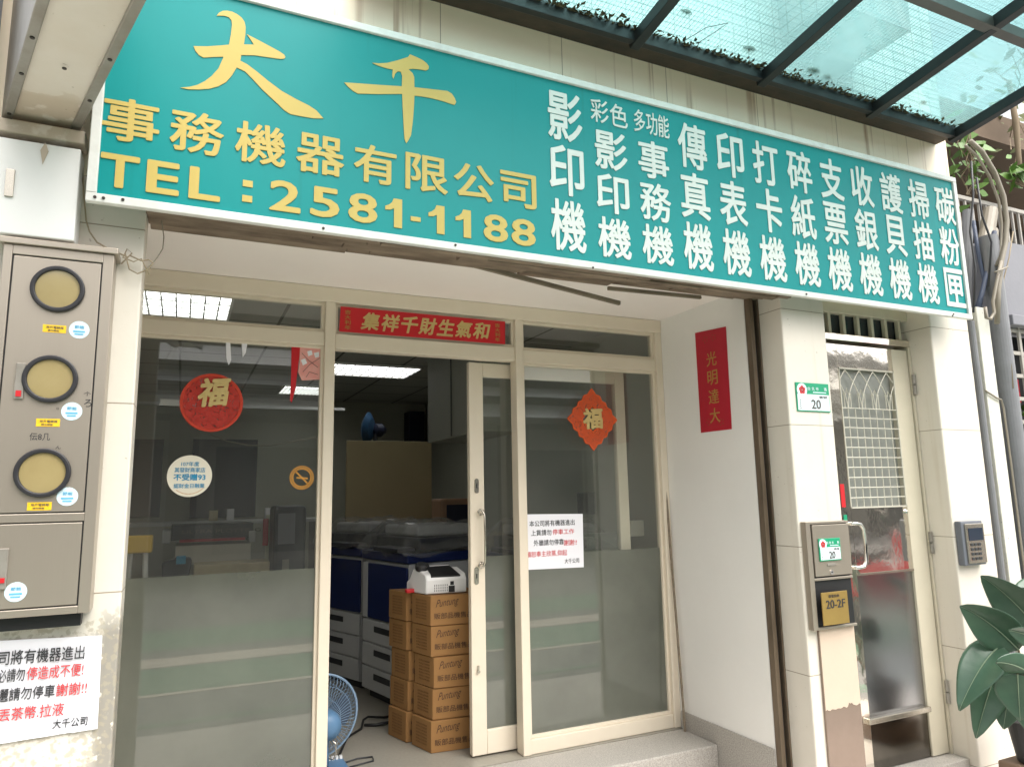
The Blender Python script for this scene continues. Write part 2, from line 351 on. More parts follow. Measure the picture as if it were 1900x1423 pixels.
def cut_paper(name, c, scale, thr):
    m = bpy.data.materials.new(name); m.use_nodes = True; n = m.node_tree.nodes; L = m.node_tree.links
    p = n['Principled BSDF']; p.inputs['Base Color'].default_value = c; p.inputs['Roughness'].default_value = .55
    geo = n.new('ShaderNodeNewGeometry'); t = n.new('ShaderNodeTexNoise'); t.inputs['Scale'].default_value = scale; t.inputs['Detail'].default_value = 1.5
    t.inputs['Distortion'].default_value = 2.2; L.new(geo.outputs['Position'], t.inputs['Vector'])
    a = n.new('ShaderNodeMath'); a.operation = 'SUBTRACT'; a.inputs[1].default_value = .5; L.new(t.outputs[0], a.inputs[0])
    b = n.new('ShaderNodeMath'); b.operation = 'ABSOLUTE'; L.new(a.outputs[0], b.inputs[0])
    g = n.new('ShaderNodeMath'); g.operation = 'GREATER_THAN'; g.inputs[1].default_value = thr; L.new(b.outputs[0], g.inputs[0])
    L.new(g.outputs[0], p.inputs['Alpha']); return m
M['cut_red'] = cut_paper('cut red felt', srgb(190, 50, 36), 30, .032)
M['felt_red'] = mat('red felt', srgb(200, 66, 46), .8)
M['felt_orange'] = mat('orange felt', srgb(222, 92, 40), .8)
M['cut_orange'] = cut_paper('cut orange felt', srgb(214, 84, 36), 36, .032)
M['pink'] = mat('faded pink paper', srgb(226, 150, 142), .7, var=.5, vscale=25, c2=srgb(228, 196, 186))

RX, UZ = Vector((1, 0, 0)), Vector((0, 0, 1))
def ctext(mb, txt, px, py, pw, ph, Y, **k):
    """lettering centred on the point a pixel ray meets the plane y = Y, sized by pixels there"""
    a, b = PY(px-pw/2, py, Y), PY(px+pw/2, py, Y); c, d = PY(px, py+ph/2, Y), PY(px, py-ph/2, Y)
    mb.text(txt, (a.x, Y, c.z), RX, UZ, b.x-a.x, d.z-c.z, **k)
def wrect(mb, x0, x1, z0, z1, Y, t):     # slab whose street face is at Y
    return mb.box(x0, x1, Y, Y+t, z0, z1)
GZ = -.16
# ================================================================== SETTING
def struct(o): o['kind'] = 'structure'; return o
g = MB().box(-60, 60, -60, 3.58, GZ-.3, GZ); struct(g.build('ground', M['asphalt']))
g = MB().box(-60, 60, -.30, .64, GZ-.01, GZ+.004); struct(g.build('green_walkway', M['green_lane']))
g = MB().box(-60, 60, .645, .72, GZ-.01, GZ+.004); struct(g.build('white_road_line', M['line_paint']))
g = MB().box(-60, 60, -.78, -.36, GZ-.01, GZ+.004); struct(g.build('pale_road_strip', M['line_paint']))
g = MB().box(-60, 60, -2.4, -1.2, GZ-.01, GZ+.004); struct(g.build('green_road_lane', M['green_lane']))
g = MB().box(-60, 60, 1.75, 3.254, GZ-.01, GZ+.003); struct(g.build('pavement', mat('pale bounce paving', srgb(206, 200, 192), .8, var=.4, vscale=40, c2=srgb(186, 180, 172))))  # unseen strip made pale to bounce light up into soffit and recess
g = MB().box(-60, 60, 1.5, 1.56, GZ-.01, GZ+.004); struct(g.build('faint_road_line', M['green_lane']))
g = MB().box(-.75, 2.8, 3.56, 8.8, -.2, 0); struct(g.build('interior_floor', M['terrazzo']))
g = MB().box(-60, 60, 3.58, 60, GZ-.3, GZ-.06); struct(g.build('rear_ground', M['asphalt']))

# ================================================================== SHOP BUILDING
FZ = 2.65     # street face of the pillars
bld = thing('shop_building', 'cream tiled shop building carrying the long teal sign', 'building', (1.3, 3.2, GZ))
m_ = MB(); m_.box(-1.6, 4.305, FZ, 2.80, 2.45, 3.60); m_.build('fascia', M['cream'], bld, bevel=.004)
m_ = MB(); m_.box(-1.6, -.158, FZ, 2.80, GZ, 2.45); m_.build('pillar', M['pillar'], bld, bevel=.006)
m_ = MB(); m_.box(-1.6, -.30, 2.801, 3.7, GZ, 2.5); m_.build('side_wall', M['white_wall'], bld)
m_ = MB(); m_.box(2.777, 3.088, FZ, 3.2, GZ, 2.45); m_.build('pillar', M['pillar'], bld, bevel=.008)
m_ = MB(); m_.box(3.949, 4.305, FZ, 3.2, GZ, 2.45); m_.build('pillar', M['pillar'], bld, bevel=.008)
m_ = MB(); m_.box(2.708, 2.776, 2.84, 3.7, GZ, 2.5); m_.build('side_wall', M['white_wall'], bld)
m_ = MB(); m_.box(2.700, 2.708, 2.84, 3.56, GZ, .095); m_.build('skirting', M['granite'], bld)
m_ = MB(); m_.box(-.299, 2.707, 2.93, 3.66, 2.425, 2.56); m_.build('soffit', M['soffit'], bld)
m_ = MB(); m_.box(-1.6, 4.305, 2.66, 2.80, 3.601, 9); m_.box(2.95, 3.55, 2.30, 2.659, 3.85, 9)
m_.build('upper_wall', M['wall_tile'], bld)
m_ = MB(); m_.box(-.9, 2.95, 8.7, 8.85, -.1, 2.6); m_.box(-.9, -.75, 3.7, 8.7, -.1, 2.6); m_.box(2.8, 2.95, 3.7, 8.7, -.1, 2.6)
m_.build('interior_wall', M['interior_wall'], bld)
m_ = MB(); m_.box(-.9, 2.95, 3.661, 8.86, 2.52, 2.6); m_.build('ceiling', M['ceiling'], bld)
m_ = MB(); m_.box(3.088, 3.948, 3.05, 3.2, GZ, 2.45); m_.build('stair_lobby_wall', M['interior_wall'], bld)
# shutter casing under the sign
sh = thing('rolling_shutter', 'grimy brown shutter casing under the teal sign with worn guide rail', 'shutter', (1.3, 2.8, 2.3))
m_ = MB(); rr = random.Random(3)
for y0, y1, z0 in ((2.538, 2.565, 2.326), (2.568, 2.60, 2.322), (2.604, 2.645, 2.335), (2.652, 2.70, 2.338), (2.704, 2.77, 2.352), (2.775, 2.83, 2.366), (2.835, 2.925, 2.388)):
    x = -.156
    while x < 2.775:
        x1 = min(2.776, x+rr.uniform(.35, .9)); m_.box(x, x1-.003, y0, y1, z0+rr.uniform(-.007, .008), 2.424 if y0 > 2.8 else 2.449); x = x1
m_.build('casing', M['wood_dirty'], sh, bevel=.003)
m_ = MB(); m_.box(2.709, 2.735, 2.80, 2.838, GZ, 2.384); m_.box(2.765, 2.775, 2.80, 2.838, GZ, 2.384); m_.build('guide_rail', M['rust_track'], sh, bevel=.002)
m_ = MB(); m_.box(2.735, 2.76, 2.822, 2.838, GZ, 2.384); m_.build('rail_slot', M['black'], sh)
m_ = MB()
a, b = PY(832, 480, 2.86), PY(1150, 563, 2.86)
m_.bar(a, b, .018, .02); tag(m_.build('batten', M['wood_pale'], bevel=.002), 'weathered thin wooden batten hanging loose below the shutter casing', 'batten')
m_ = MB(); m_.bar(PY(1128, 535, 2.80), PY(1300, 552, 2.80), .016, .018); tag(m_.build('batten', M['wood_pale'], bevel=.002), 'short grey wooden strip lying along the casing, right of the hanging batten', 'batten')

# doorstep
m_ = MB(); m_.box(-.298, 2.699, 3.255, 3.555, GZ, -.001)
tag(m_.build('doorstep', M['granite'], bevel=.006), 'speckled grey granite step below the glass shopfront', 'step')

# ================================================================== SHOPFRONT
FY = 3.585
sf = thing('shopfront', 'cream aluminium shopfront with three transoms and frosted lower glass', 'shopfront', (1.25, FY, 0))
m_ = MB(); d = .07
m_.box(-.299, 2.707, FY-.015, FY+d, 2.345, 2.424)                       # head
m_.box(-.249, .622, FY, FY+d, 2.120, 2.190); m_.box(.674, 1.688, FY, FY+d, 2.105, 2.185); m_.box(1.735, 2.660, FY, FY+d, 2.10, 2.175)
for x0, x1 in ((.622, .674), (1.688, 1.735), (2.660, 2.707)): m_.box(x0, x1, FY-.012, FY+d, .001, 2.345)
m_.box(-.299, -.25, FY-.002, FY+d, .001, 2.345)
m_.box(-.249, .622, FY, FY+d, .001, .07); m_.box(1.735, 2.660, FY-.004, FY+d, .001, .075)
m_.build('frame', M['frame'], sf, bevel=.004)
m_ = MB()   # glazing beads
def beads(x0, x1, z0, z1, w=.016):
    m_.box(x0, x1, FY+.012, FY+.05, z1-w, z1); m_.box(x0, x1, FY+.012, FY+.05, z0, z0+w)
    m_.box(x0, x0+w, FY+.012, FY+.05, z0+w, z1-w); m_.box(x1-w, x1, FY+.012, FY+.05, z0+w, z1-w)
panes = [(-.25, .622, 2.19, 2.345), (.674, 1.688, 2.185, 2.345), (1.735, 2.660, 2.175, 2.345), (-.25, .622, .07, 2.12), (1.735, 2.66, .075, 2.10)]
for p in panes: beads(*p)
m_.build('glazing_bead', M['frame'], sf, bevel=.002)
for i, (x0, x1, z0, z1) in enumerate(panes):
    zb = 1.022 if i > 2 else z0+.016
    pn = MB().box(x0+.016, x1-.016, FY+.028, FY+.034, zb, z1-.016).build('pane', M['pane'], sf)
    if i > 2:
        MB().box(x0+.016, x1-.016, FY+.028, FY+.034, z0+.016, zb-.001).build('frosted_pane', M['frost'], sf)
# sliding leaf
LY = FY+.09
sd = thing('sliding_door', 'cream sliding glass door pushed half open beside the stacked cartons', 'door', (1.9, LY, .01))
m_ = MB()
x0 = PY(872, 900, LY).x; x1 = PY(1166, 900, LY).x
m_.box(x0, x0+.085, LY, LY+.04, .01, 2.10); m_.box(x1-.07, x1, LY, LY+.04, .01, 2.10)
m_.box(x0+.085, x1-.07, LY, LY+.04, 2.02, 2.10); m_.box(x0+.085, x1-.07, LY, LY+.04, .01, .13)
m_.build('frame', M['frame'], sd, bevel=.004)
MB().box(x0+.085, x1-.07, LY+.017, LY+.023, 1.022, 2.02).build('pane', M['pane'], sd)
MB().box(x0+.085, x1-.07, LY+.017, LY+.023, .13, 1.021).build('frosted_pane', M['frost'], sd)
m_ = MB(); hx = x0+.06
zt, zb = PY(897, 952, LY).z, PY(897, 1045, LY).z
def curl(cx, cz, s): return [(cx-.014*math.sin(t)*1, LY-.02, cz + s*(.014-.014*math.cos(t))) for t in [i*.5 for i in range(10)]]
m_.tube([(hx-.004, LY-.02, zt-.008), (hx-.016, LY-.02, zt-.002), (hx-.02, LY-.02, zt+.01), (hx-.01, LY-.02, zt+.02), (hx+.004, LY-.025, zt+.014), (hx+.01, LY-.035, zt-.01), (hx+.01, LY-.04, (zt+zb)/2), (hx+.01, LY-.035, zb+.01), (hx+.004, LY-.025, zb-.014), (hx-.01, LY-.02, zb-.02), (hx-.02, LY-.02, zb-.01), (hx-.016, LY-.02, zb+.002), (hx-.004, LY-.02, zb+.008)], .006, 8)
m_.cyl((hx, LY, zt-.004), (hx, LY-.03, zt-.004), .006, 8); m_.cyl((hx, LY, zb+.004), (hx, LY-.03, zb+.004), .006, 8)
m_.build('handle', M['satin_steel'], sd, smooth=True)
for py0, py1 in ((888, 915), (1052, 1084)):
    za, zc = PY(884, py1, LY).z, PY(884, py0, LY).z; cx = PY(884, (py0+py1)/2, LY).x
    pts = [(cx+.013*math.cos(t)*(1), LY-.001, (zc-.013 if math.sin(t) >= 0 else za+.013)+.013*math.sin(t)) for t in [i*math.pi/8+.001 for i in range(16)]]
    lk = MB().poly(pts, (0, -.004, 0)).build('lock_plate', M['satin_steel'], sd)
    MB().box(cx-.003, cx+.003, LY-.0065, LY-.0048, (za+zc)/2-.012, (za+zc)/2+.012).build('keyhole', M['black'], lk)
m_ = MB(); p = PY(887, 1245, LY); m_.cyl((p.x, LY, p.z), (p.x, LY-.012, p.z), .009, 12); m_.box(p.x-.005, p.x+.004, LY-.01, LY-.002, p.z-.004, p.z+.03)
m_.build('bolt', M['satin_steel'], sd)

# ================================================================== LONG SIGN
SY = 2.52
sg = thing('shop_sign', 'long teal signboard with yellow company name and white service columns', 'sign', (1.9, 2.58, 2.30))
sx0, sx1, sz0, sz1 = -.325, 4.128, 2.308, 3.180
MB().box(sx0+.03, sx1-.03, SY, SY+.04, sz0+.03, sz1-.03).build('panel', M['teal'], sg)
MB().box(sx0+.12, sx1-.12, SY+.046, FZ-.001, 2.47, sz1-.1).build('mounting_frame', M['wood_dirty'], sg)
m_ = MB(); fr0 = SY-.012
m_.box(sx0, sx1, fr0, SY+.014, sz0, sz0+.03); m_.box(sx0, sx1, fr0, SY+.014, sz1-.03, sz1)
m_.box(sx0, sx0+.03, fr0, SY+.014, sz0+.03, sz1-.03); m_.box(sx1-.03, sx1, fr0, SY+.014, sz0+.03, sz1-.03)
m_.build('frame', M['alu'], sg, bevel=.003)
for px, py in ((176, 366), (192, 368), (228, 371), (600, 424), (845, 455), (1100, 497), (1496, 546), (1767, 586), (1769, 583)):
    p = PY(px, py, fr0); MB().cyl((p.x, fr0, p.z), (p.x, fr0-.003, p.z), .005, 10).build('screw', M['screw'], sg)
def brush(name, ox, oy, sc, pts):
    m_ = MB(); m_.poly([PY(ox+x*sc, oy+y*sc, SY-.0005) for x, y in pts], (0, -.002, 0)); return m_
k = 300/1897.
da = [(520, 130), (545, 95), (590, 72), (640, 70), (700, 82), (760, 112), (810, 150), (845, 200), (858, 260), (855, 350), (838, 465), (955, 468), (915, 405), (872, 345), (980, 400), (1150, 490), (1260, 550), (1310, 585), (1325, 612), (1310, 632), (1270, 636), (1150, 620), (960, 592), (808, 590), (795, 655), (880, 700), (980, 775), (1120, 890), (1280, 1010), (1450, 1105), (1600, 1180), (1690, 1240), (1770, 1332), (1650, 1330), (1500, 1305), (1380, 1280), (1310, 1235), (1200, 1130), (1060, 1000), (930, 860), (850, 780), (752, 735), (700, 825), (630, 905), (540, 955), (430, 985), (300, 993), (180, 990), (95, 972), (200, 962), (290, 940), (380, 895), (460, 835), (540, 745), (600, 610), (480, 612), (365, 620), (310, 590), (270, 540), (248, 485), (400, 488), (560, 478), (662, 468), (685, 350), (698, 230), (690, 180), (660, 145), (610, 130), (560, 128)]
brush('da', 320, 10, k, da).build('brush_character', M['yellow_vinyl'], sg)
k = 260/1897.
qn = [(515, 275), (600, 282), (720, 275), (860, 240), (1000, 195), (1025, 160), (1120, 200), (1200, 240), (1250, 280), (1280, 320), (1275, 360), (1240, 378), (1150, 362), (1060, 355), (1005, 362), (1060, 415), (1082, 465), (1085, 605), (1250, 622), (1530, 655), (1590, 690), (1630, 750), (1650, 805), (1630, 842), (1590, 832), (1480, 795), (1330, 755), (1180, 728), (1085, 718), (1080, 850), (1065, 1050), (1040, 1250), (1005, 1320), (975, 1362), (950, 1300), (938, 1100), (925, 850), (920, 695), (600, 697), (320, 690), (250, 650), (190, 600), (135, 540), (300, 550), (600, 572), (915, 592), (920, 450), (900, 395), (860, 388), (825, 420), (800, 490), (785, 450), (792, 365), (720, 350), (650, 330), (580, 305)]
brush('qian', 620, 80, k, qn).build('brush_character', M['yellow_vinyl'], sg)
m_ = MB()
for ch, xa, xb in zip('事務機器有限公司', (-.297, -.095, .112, .320, .530, .730, .930, 1.134), (-.127, .075, .284, .494, .695, .905, 1.105, 1.300)):
    m_.text(ch, (xa, SY, 2.532), RX, UZ, xb-xa, .153, off=.018, thick=.002)
m_.build('company_name', M['yellow_vinyl'], sg)
m_ = MB()
def dig(*a):
    for ch, xa, xb in a: m_.text(ch, (xa, SY, 2.368), RX, UZ, xb-xa, .116, off=.022, thick=.002)
dig(('T', -.292, -.178), ('E', -.157, -.057), ('L', -.028, .072)); m_.build('telephone_prefix', M['yellow_vinyl'], sg); m_ = MB()
dig(('8', 1.056, 1.165), ('8', 1.180, 1.292)); m8 = m_; m_ = MB(); dig(('2', .233, .341), ('5', .374, .480), ('8', .512, .622)); m2 = m_
for xa in (.652, .824, .936):
    m_ = m2 if xa < .7 else m8
    m_.poly([(xa+x*.066, SY-.001, 2.368+z*.116) for x, z in ((0, .70), (.22, .76), (.40, .86), (.50, 1), (1, 1), (1, 0), (.52, 0), (.52, .66), (.3, .59), (0, .57))], (0, -.002, 0))
m2.build('phone_number', M['yellow_vinyl'], sg); m8.build('phone_number', M['yellow_vinyl'], sg); m_ = MB()
m_.box(.143, .176, SY-.003, SY-.001, 2.440, 2.464)
m_.build('colon_dot', M['yellow_vinyl'], sg); m_ = MB(); m_.box(.143, .176, SY-.003, SY-.001, 2.384, 2.408); m_.build('colon_dot', M['yellow_vinyl'], sg)
MB().box(.752, .792, SY-.003, SY-.001, 2.405, 2.423).build('dash', M['yellow_vinyl'], sg)
cols = ['影印機', '影印機', '事務機', '傳真機', '印表機', '打卡機', '碎紙機', '支票機', '收銀機', '護貝機', '掃描機', '碳粉匣']
for i, s in enumerate(cols):
    cx = 1.452 + i*.2325; hw = .086; m_ = MB(); top = 3.112
    if i in (1, 2):
        small = '彩色' if i == 1 else '多功能'; w = .205/len(small)
        for j, ch in enumerate(small): m_.text(ch, (cx-.1+j*w, SY, 3.0), RX, UZ, w*.92, .112, off=.008, thick=.002)
        top = 2.975
    hh = (top-2.360)/3
    for j, ch in enumerate(s):
        m_.text(ch, (cx-hw, SY, top-(j+1)*hh+.012), RX, UZ, 2*hw, hh-.02, off=.018, thick=.002)
    m_.build('service_column', M['white_vinyl'], sg)

# ================================================================== PROJECTING SIGN, LEFT
ps = thing('projecting_sign', 'dirty white underside of a boxy sign jutting over the pavement', 'sign', (-.3, 2.2, 2.58))
A, B = Vector((-.587, 2.615, 2.58)), Vector((-.370, 2.615, 2.58)); dv = Vector((.272, -.94, 0)).normalized()
L_ = 1.7; rv = Vector((1, 0, 0)); wv = (B-A)
def qp(u, v, z): p = A + wv*u + dv*v; return Vector((p.x, p.y, z))
MB().poly([qp(.13, .0, 2.59), qp(.87, .0, 2.59), qp(.87, L_, 2.59), qp(.13, L_, 2.59)], (0, 0, .62)).build('panel', M['dirty_panel'], ps)
m_ = MB()
for u0, u1 in ((0, .13), (.87, 1.0)): m_.poly([qp(u0, -.005, 2.58), qp(u1, -.005, 2.58), qp(u1, L_, 2.58), qp(u0, L_, 2.58)], (0, 0, .65))
m_.build('rail', M['grey_alu'], ps, bevel=.003)
for u, v in ((.07, .06), (.07, .34), (.07, .55), (.93, .25), (.93, .52), (.5, .42)):
    p = qp(u, v, 2.58); MB().cyl(p, p-Vector((0, 0, .003)), .006, 10).build('screw', M['screw'], ps)
m_ = MB(); m_.box(-.90, -.345, 2.56, FZ-.001, 2.520, 2.565); tag(m_.build('ledge_bar', M['dirty_panel'], bevel=.004), 'grubby cream ledge bar under the jutting sign box', 'ledge')
m_ = MB(); m_.box(-.89, -.60, 2.40, 2.56, 2.6, 4.4)
tag(m_.build('light_box', mat('glossy pale panel', srgb(214, 220, 232), .12, var=.4, vscale=5, c2=srgb(176, 192, 226), stretch=(4, 4, .5), coat=.5), bevel=.004), 'glossy pale blue panel left of the jutting sign', 'panel')

# white board with latch
wb = thing('switch_box', 'flat white metal box with a small latch, above the meter cabinet', 'box', (-.6, 2.6, 2.19))
MB().box(-.95, -.352, 2.55, FZ-.001, 2.182, 2.495).build('body', M['white_paint'], wb, bevel=.004)
p = PY(17, 340, 2.549); MB().box(p.x-.010, p.x+.013, 2.543, 2.551, p.z-.045, p.z+.045).build('latch', M['satin_steel'], wb, bevel=.001)
m_ = MB(); c0 = PY(83, 283, 2.549); m_.poly([(c0.x, 2.5495, c0.z+.034), (c0.x-.012, 2.5495, c0.z+.004), (c0.x-.003, 2.5495, c0.z-.042), (c0.x+.01, 2.5495, c0.z+.004)], (0, -.002, 0)); m_.build('tape_scrap', M['dirty_panel'], wb)

# ================================================================== METER CABINET
mc = thing('meter_cabinet', 'tall stainless meter cabinet with three round yellowed windows', 'cabinet', (-.4, 2.6, 1.02))
CY = 2.55; cx0, cx1, cz0, cz1 = -.535, -.237, 1.028, 2.150
m_ = MB(); m_.box(cx0, cx1, CY+.006, FZ-.001, cz0, cz1); m_.build('body', M['black'], mc)
m_ = MB(); m_.box(cx0, cx0+.024, CY, CY+.02, cz0, cz1); m_.box(cx1-.03, cx1, CY, CY+.02, cz0, cz1); m_.box(cx0+.024, cx1-.03, CY, CY+.02, cz0, cz0+.022); m_.box(cx0+.024, cx1-.03, CY, CY+.02, cz1-.03, cz1); m_.box(cx0+.024, cx1-.03, CY, CY+.02, 1.300, 1.325)
m_.box(cx1-.004, cx1+.001, CY, FZ-.002, cz0, cz1)
m_.build('frame', M['stainless'], mc, bevel=.002)
m_ = MB(); m_.box(cx0-.01, cx1+.012, CY-.012, FZ-.001, cz1+.001, cz1+.02); m_.build('top_cap', M['stainless'], mc, bevel=.002)
udoor = MB().box(cx0+.028, cx1-.034, CY+.002, CY+.022, 1.329, cz1-.034).build('upper_door', M['stainless'], mc, bevel=.002)
ldoor = MB().box(cx0+.028, cx1-.034, CY+.002, CY+.022, cz0+.026, 1.296).build('lower_door', M['stainless'], mc, bevel=.002)
for cz in (2.019, 1.733, 1.446):
    rim = MB().ring((-.384, CY+.003, cz), (0, -1, 0), .060, .074, .014).build('window_rim', M['rubber'], mc, bevel=.004)
    MB().cyl((-.384, CY+.002, cz), (-.384, CY-.003, cz), .0605, 40).build('window_glass', M['dial'], rim)
for px, py in ((147, 612), (133, 763), (125, 921), (29, 1098)):
    p = PY(px, py, CY); s_ = MB().cyl((p.x, CY+.0025, p.z), (p.x, CY+.001, p.z), .028, 28).build('round_sticker', M['sticker_blue'], mc)
    t = MB(); t.text('節能', (p.x-.013, CY+.001, p.z+.004), RX, UZ, .026, .010, off=.01, proud=.0003, thick=.0006)
    t.box(p.x-.016, p.x+.016, CY-.0002, CY+.0008, p.z-.008, p.z-.003); t.box(p.x-.012, p.x+.012, CY-.0002, CY+.0008, p.z-.016, p.z-.012)
    t.build('print', M['sticker_ink'], s_)
for px, py in ((101, 610), (89, 784), (73, 939)):
    p = PY(px, py, CY); s_ = MB().box(p.x-.031, p.x+.031, CY+.001, CY+.003, p.z-.012, p.z+.012).build('yellow_label', M['yellow_label'], mc)
    t = MB(); t.text('用戶電錶箱', (p.x-.022, CY+.001, p.z), RX, UZ, .046, .008, proud=.0003, thick=.0006); t.text('請勿開啟', (p.x-.017, CY+.001, p.z-.009), RX, UZ, .03, .006, proud=.0003, thick=.0006); t.build('print', M['ink_faded'], s_)
p = PY(37, 707, CY); lt = MB().box(p.x-.012, p.x+.012, CY-.006, CY+.003, p.z-.055, p.z+.055).build('latch_plate', M['grey_alu'], mc, bevel=.002)
MB().box(p.x-.007, p.x+.007, CY-.009, CY-.0061, p.z-.048, p.z-.030).build('red_tab', M['red'], lt)
p = PY(2, 1055, CY); lt = MB().box(p.x-.03, p.x+.016, CY-.006, CY+.003, p.z-.058, p.z+.058).build('latch_plate', M['grey_alu'], mc, bevel=.002)
MB().box(p.x-.01, p.x+.012, CY-.009, CY-.0061, p.z-.04, p.z-.026).build('red_tab', M['red'], lt)
for s, px, py, w, h in (('伝8几', 74, 810, 38, 14), ('个', 162, 731, 14, 8), ('ろ', 163, 748, 14, 14), ('ん', 108, 830, 10, 6), ('ㄍ', 107, 758, 6, 4)): t = MB(); ctext(t, s, px, py, w, h, CY+.002, off=-.004, thick=.0006, proud=.0004); t.build('pen_scrawl', M['ink'], mc)
MB().box(-.62, -.262, 2.60, FZ-.001, .985, 1.027).build('dark_slot', M['black'], mc)

# torn notice on the left pillar
nt_ = thing('paper_notice', 'crumpled white paper notice taped to the peeling left pillar', 'notice', (-.4, FZ, .4))
NY = FZ-.004
m_ = MB(); cs = [PY(-60, 1191, NY), PY(190, 1178, NY), PY(181, 1350, NY), PY(-60, 1388, NY)]
nu, nv = 26, 18; vs = []; fs = []
for j in range(nv+1):
    for i in range(nu+1):
        u, v = i/nu, j/nv; q = cs[0].lerp(cs[1], u).lerp(cs[3].lerp(cs[2], u), v)
        q.y -= .004*abs(math.sin(7*v+2*u+.6*math.sin(9*u))) + .002*random.random() + (.006*max(0, v-.85)/.15 if u > .8 else 0); vs.append(q)
fs = [(j*(nu+1)+i, j*(nu+1)+i+1, (j+1)*(nu+1)+i+1, (j+1)*(nu+1)+i) for j in range(nv) for i in range(nu)]
vs2 = [v+Vector((0, .002, 0)) for v in vs]; n0 = len(vs)
m_.add(vs+vs2, fs + [tuple(n0+i for i in reversed(f)) for f in fs]); m_.build('sheet', M['paper'], nt_, smooth=True)
kk = dict(off=.006, thick=.001, proud=.0078)
def wl(name, mt, par, fn): m = MB(); fn(m); return m.build(name, mt, par)
up_ = (cs[0]-cs[3]).normalized(); rt_ = (cs[1]-cs[0]).normalized()
def nline(mb, s, px, py, w, h, Y, up, rt, **k):
    a, b = PY(px-w/2, py, Y), PY(px+w/2, py, Y); c, d = PY(px, py+h/2, Y), PY(px, py-h/2, Y)
    ww, hh = b.x-a.x, (d-c).length; o = PY(px, py, Y) - rt*ww/2 - up*hh/2; mb.text(s, o, rt, up, ww, hh, **k)
rt_ = Vector((1, 0, -.02)).normalized(); up_ = Vector((.02, 0, 1)).normalized()
for red, *a in ((0, '司將有機器進出', 80, 1214, 158, 26), (0, '必請勿', 22, 1251, 50, 24), (1, '停造成不便!', 104, 1244, 104, 24), (0, '邐請勿停車', 50, 1284, 106, 24), (1, '謝謝!!', 134, 1276, 56, 23), (1, '丟茶幣.拉液', 60, 1319, 120, 24), (0, '大千公司', 131, 1338, 64, 17)):
    wl('red_writing' if red else 'black_writing', M['red_ink' if red else 'ink'], nt_, lambda m: nline(m, *a, NY, up_, rt_, **kk))

# ================================================================== THINGS ON THE SHOPFRONT GLASS
GY = FY+.027
# round fu ornament
p = PY(393, 747, GY); fo = thing('fortune_ornament', 'round red cut felt charm with gold fortune character on the left pane', 'ornament', (p.x, GY, p.z-.16))
R_ = (PY(452, 747, GY).x-PY(334, 747, GY).x)/2
MB().cyl((p.x, GY, p.z), (p.x, GY-.004, p.z), R_*.93, 48).build('lattice', M['cut_red'], fo)
MB().ring((p.x, GY, p.z), (0, -1, 0), R_*.9, R_, .006, 56).build('rim', M['felt_red'], fo, bevel=.002)
MB().text('福', (p.x-R_*.5, GY-.006, p.z-R_*.20), (RX+UZ*.10), UZ, R_*.98, R_*1.0, off=.036, thick=.004, proud=0, shear=.12).build('fortune_character', M['gold'], fo, bevel=.001)
# round sticker
p = PY(352, 883, GY); st = thing('round_sticker', 'round cream sticker with blue lettering low on the left pane', 'sticker', (p.x, GY, p.z-.1))
R_ = (PY(394, 883, GY).x-PY(310, 883, GY).x)/2
MB().cyl((p.x, GY, p.z), (p.x, GY-.001, p.z), R_, 44).build('disc', M['sticker_cream'], st)
t = MB()
for s, dz, w, h, o_ in (('107年度', .47, .8, .22, .012), ('其發財商家店', .17, 1.36, .24, .014), ('不受贈93', -.22, 1.42, .33, .03), ('認財金日融業', -.58, 1.36, .22, .014)):
    t.text(s, (p.x-R_*w/2, GY-.001, p.z+R_*dz), RX, UZ, R_*w, R_*h, off=o_, thick=.0006, proud=.0003)
t.build('blue_lettering', M['blue_ink'], st)
t = MB()
for i in range(22):
    a = math.radians(232+i*4); t.box(p.x+R_*.86*math.cos(a)-.002, p.x+R_*.86*math.cos(a)+.001, GY-.0018, GY-.0009, p.z+R_*.86*math.sin(a)-.002, p.z+R_*.86*math.sin(a)+.002)
t.build('small_print', M['orange'], st)
# no smoking ring
p = PY(560, 886, GY); ns = thing('no_smoking_sticker', 'small orange ring sticker with a slash on the left pane', 'sticker', (p.x, GY, p.z-.06))
R_ = (PY(582, 886, GY).x-PY(538, 886, GY).x)/2
m_ = MB()
m_.ring((p.x, GY, p.z), (0, -1, 0), R_*.72, R_*.80, .001, 40); m_.ring((p.x, GY, p.z), (0, -1, 0), R_*.97, R_*1.02, .001, 40)
for i in range(40):
    a = i*math.pi/20; b_ = a+math.pi/20*.55
    m_.poly([(p.x+R_*r*math.cos(t_), GY, p.z+R_*r*math.sin(t_)) for r, t_ in ((.8, a), (.97, a), (.97, b_), (.8, b_))], (0, -.001, 0))
m_.bar((p.x-R_*.54, GY-.0005, p.z+R_*.54), (p.x+R_*.54, GY-.0005, p.z-R_*.54), R_*.13, .001, (0, 1, 0))
m_.build('ring', M['orange'], ns)
m_ = MB(); m_.bar((p.x-R_*.45, GY-.0004, p.z-.0), (p.x+R_*.5, GY-.0004, p.z-.004), .001, R_*.14); m_.build('cigarette', M['orange'], ns)
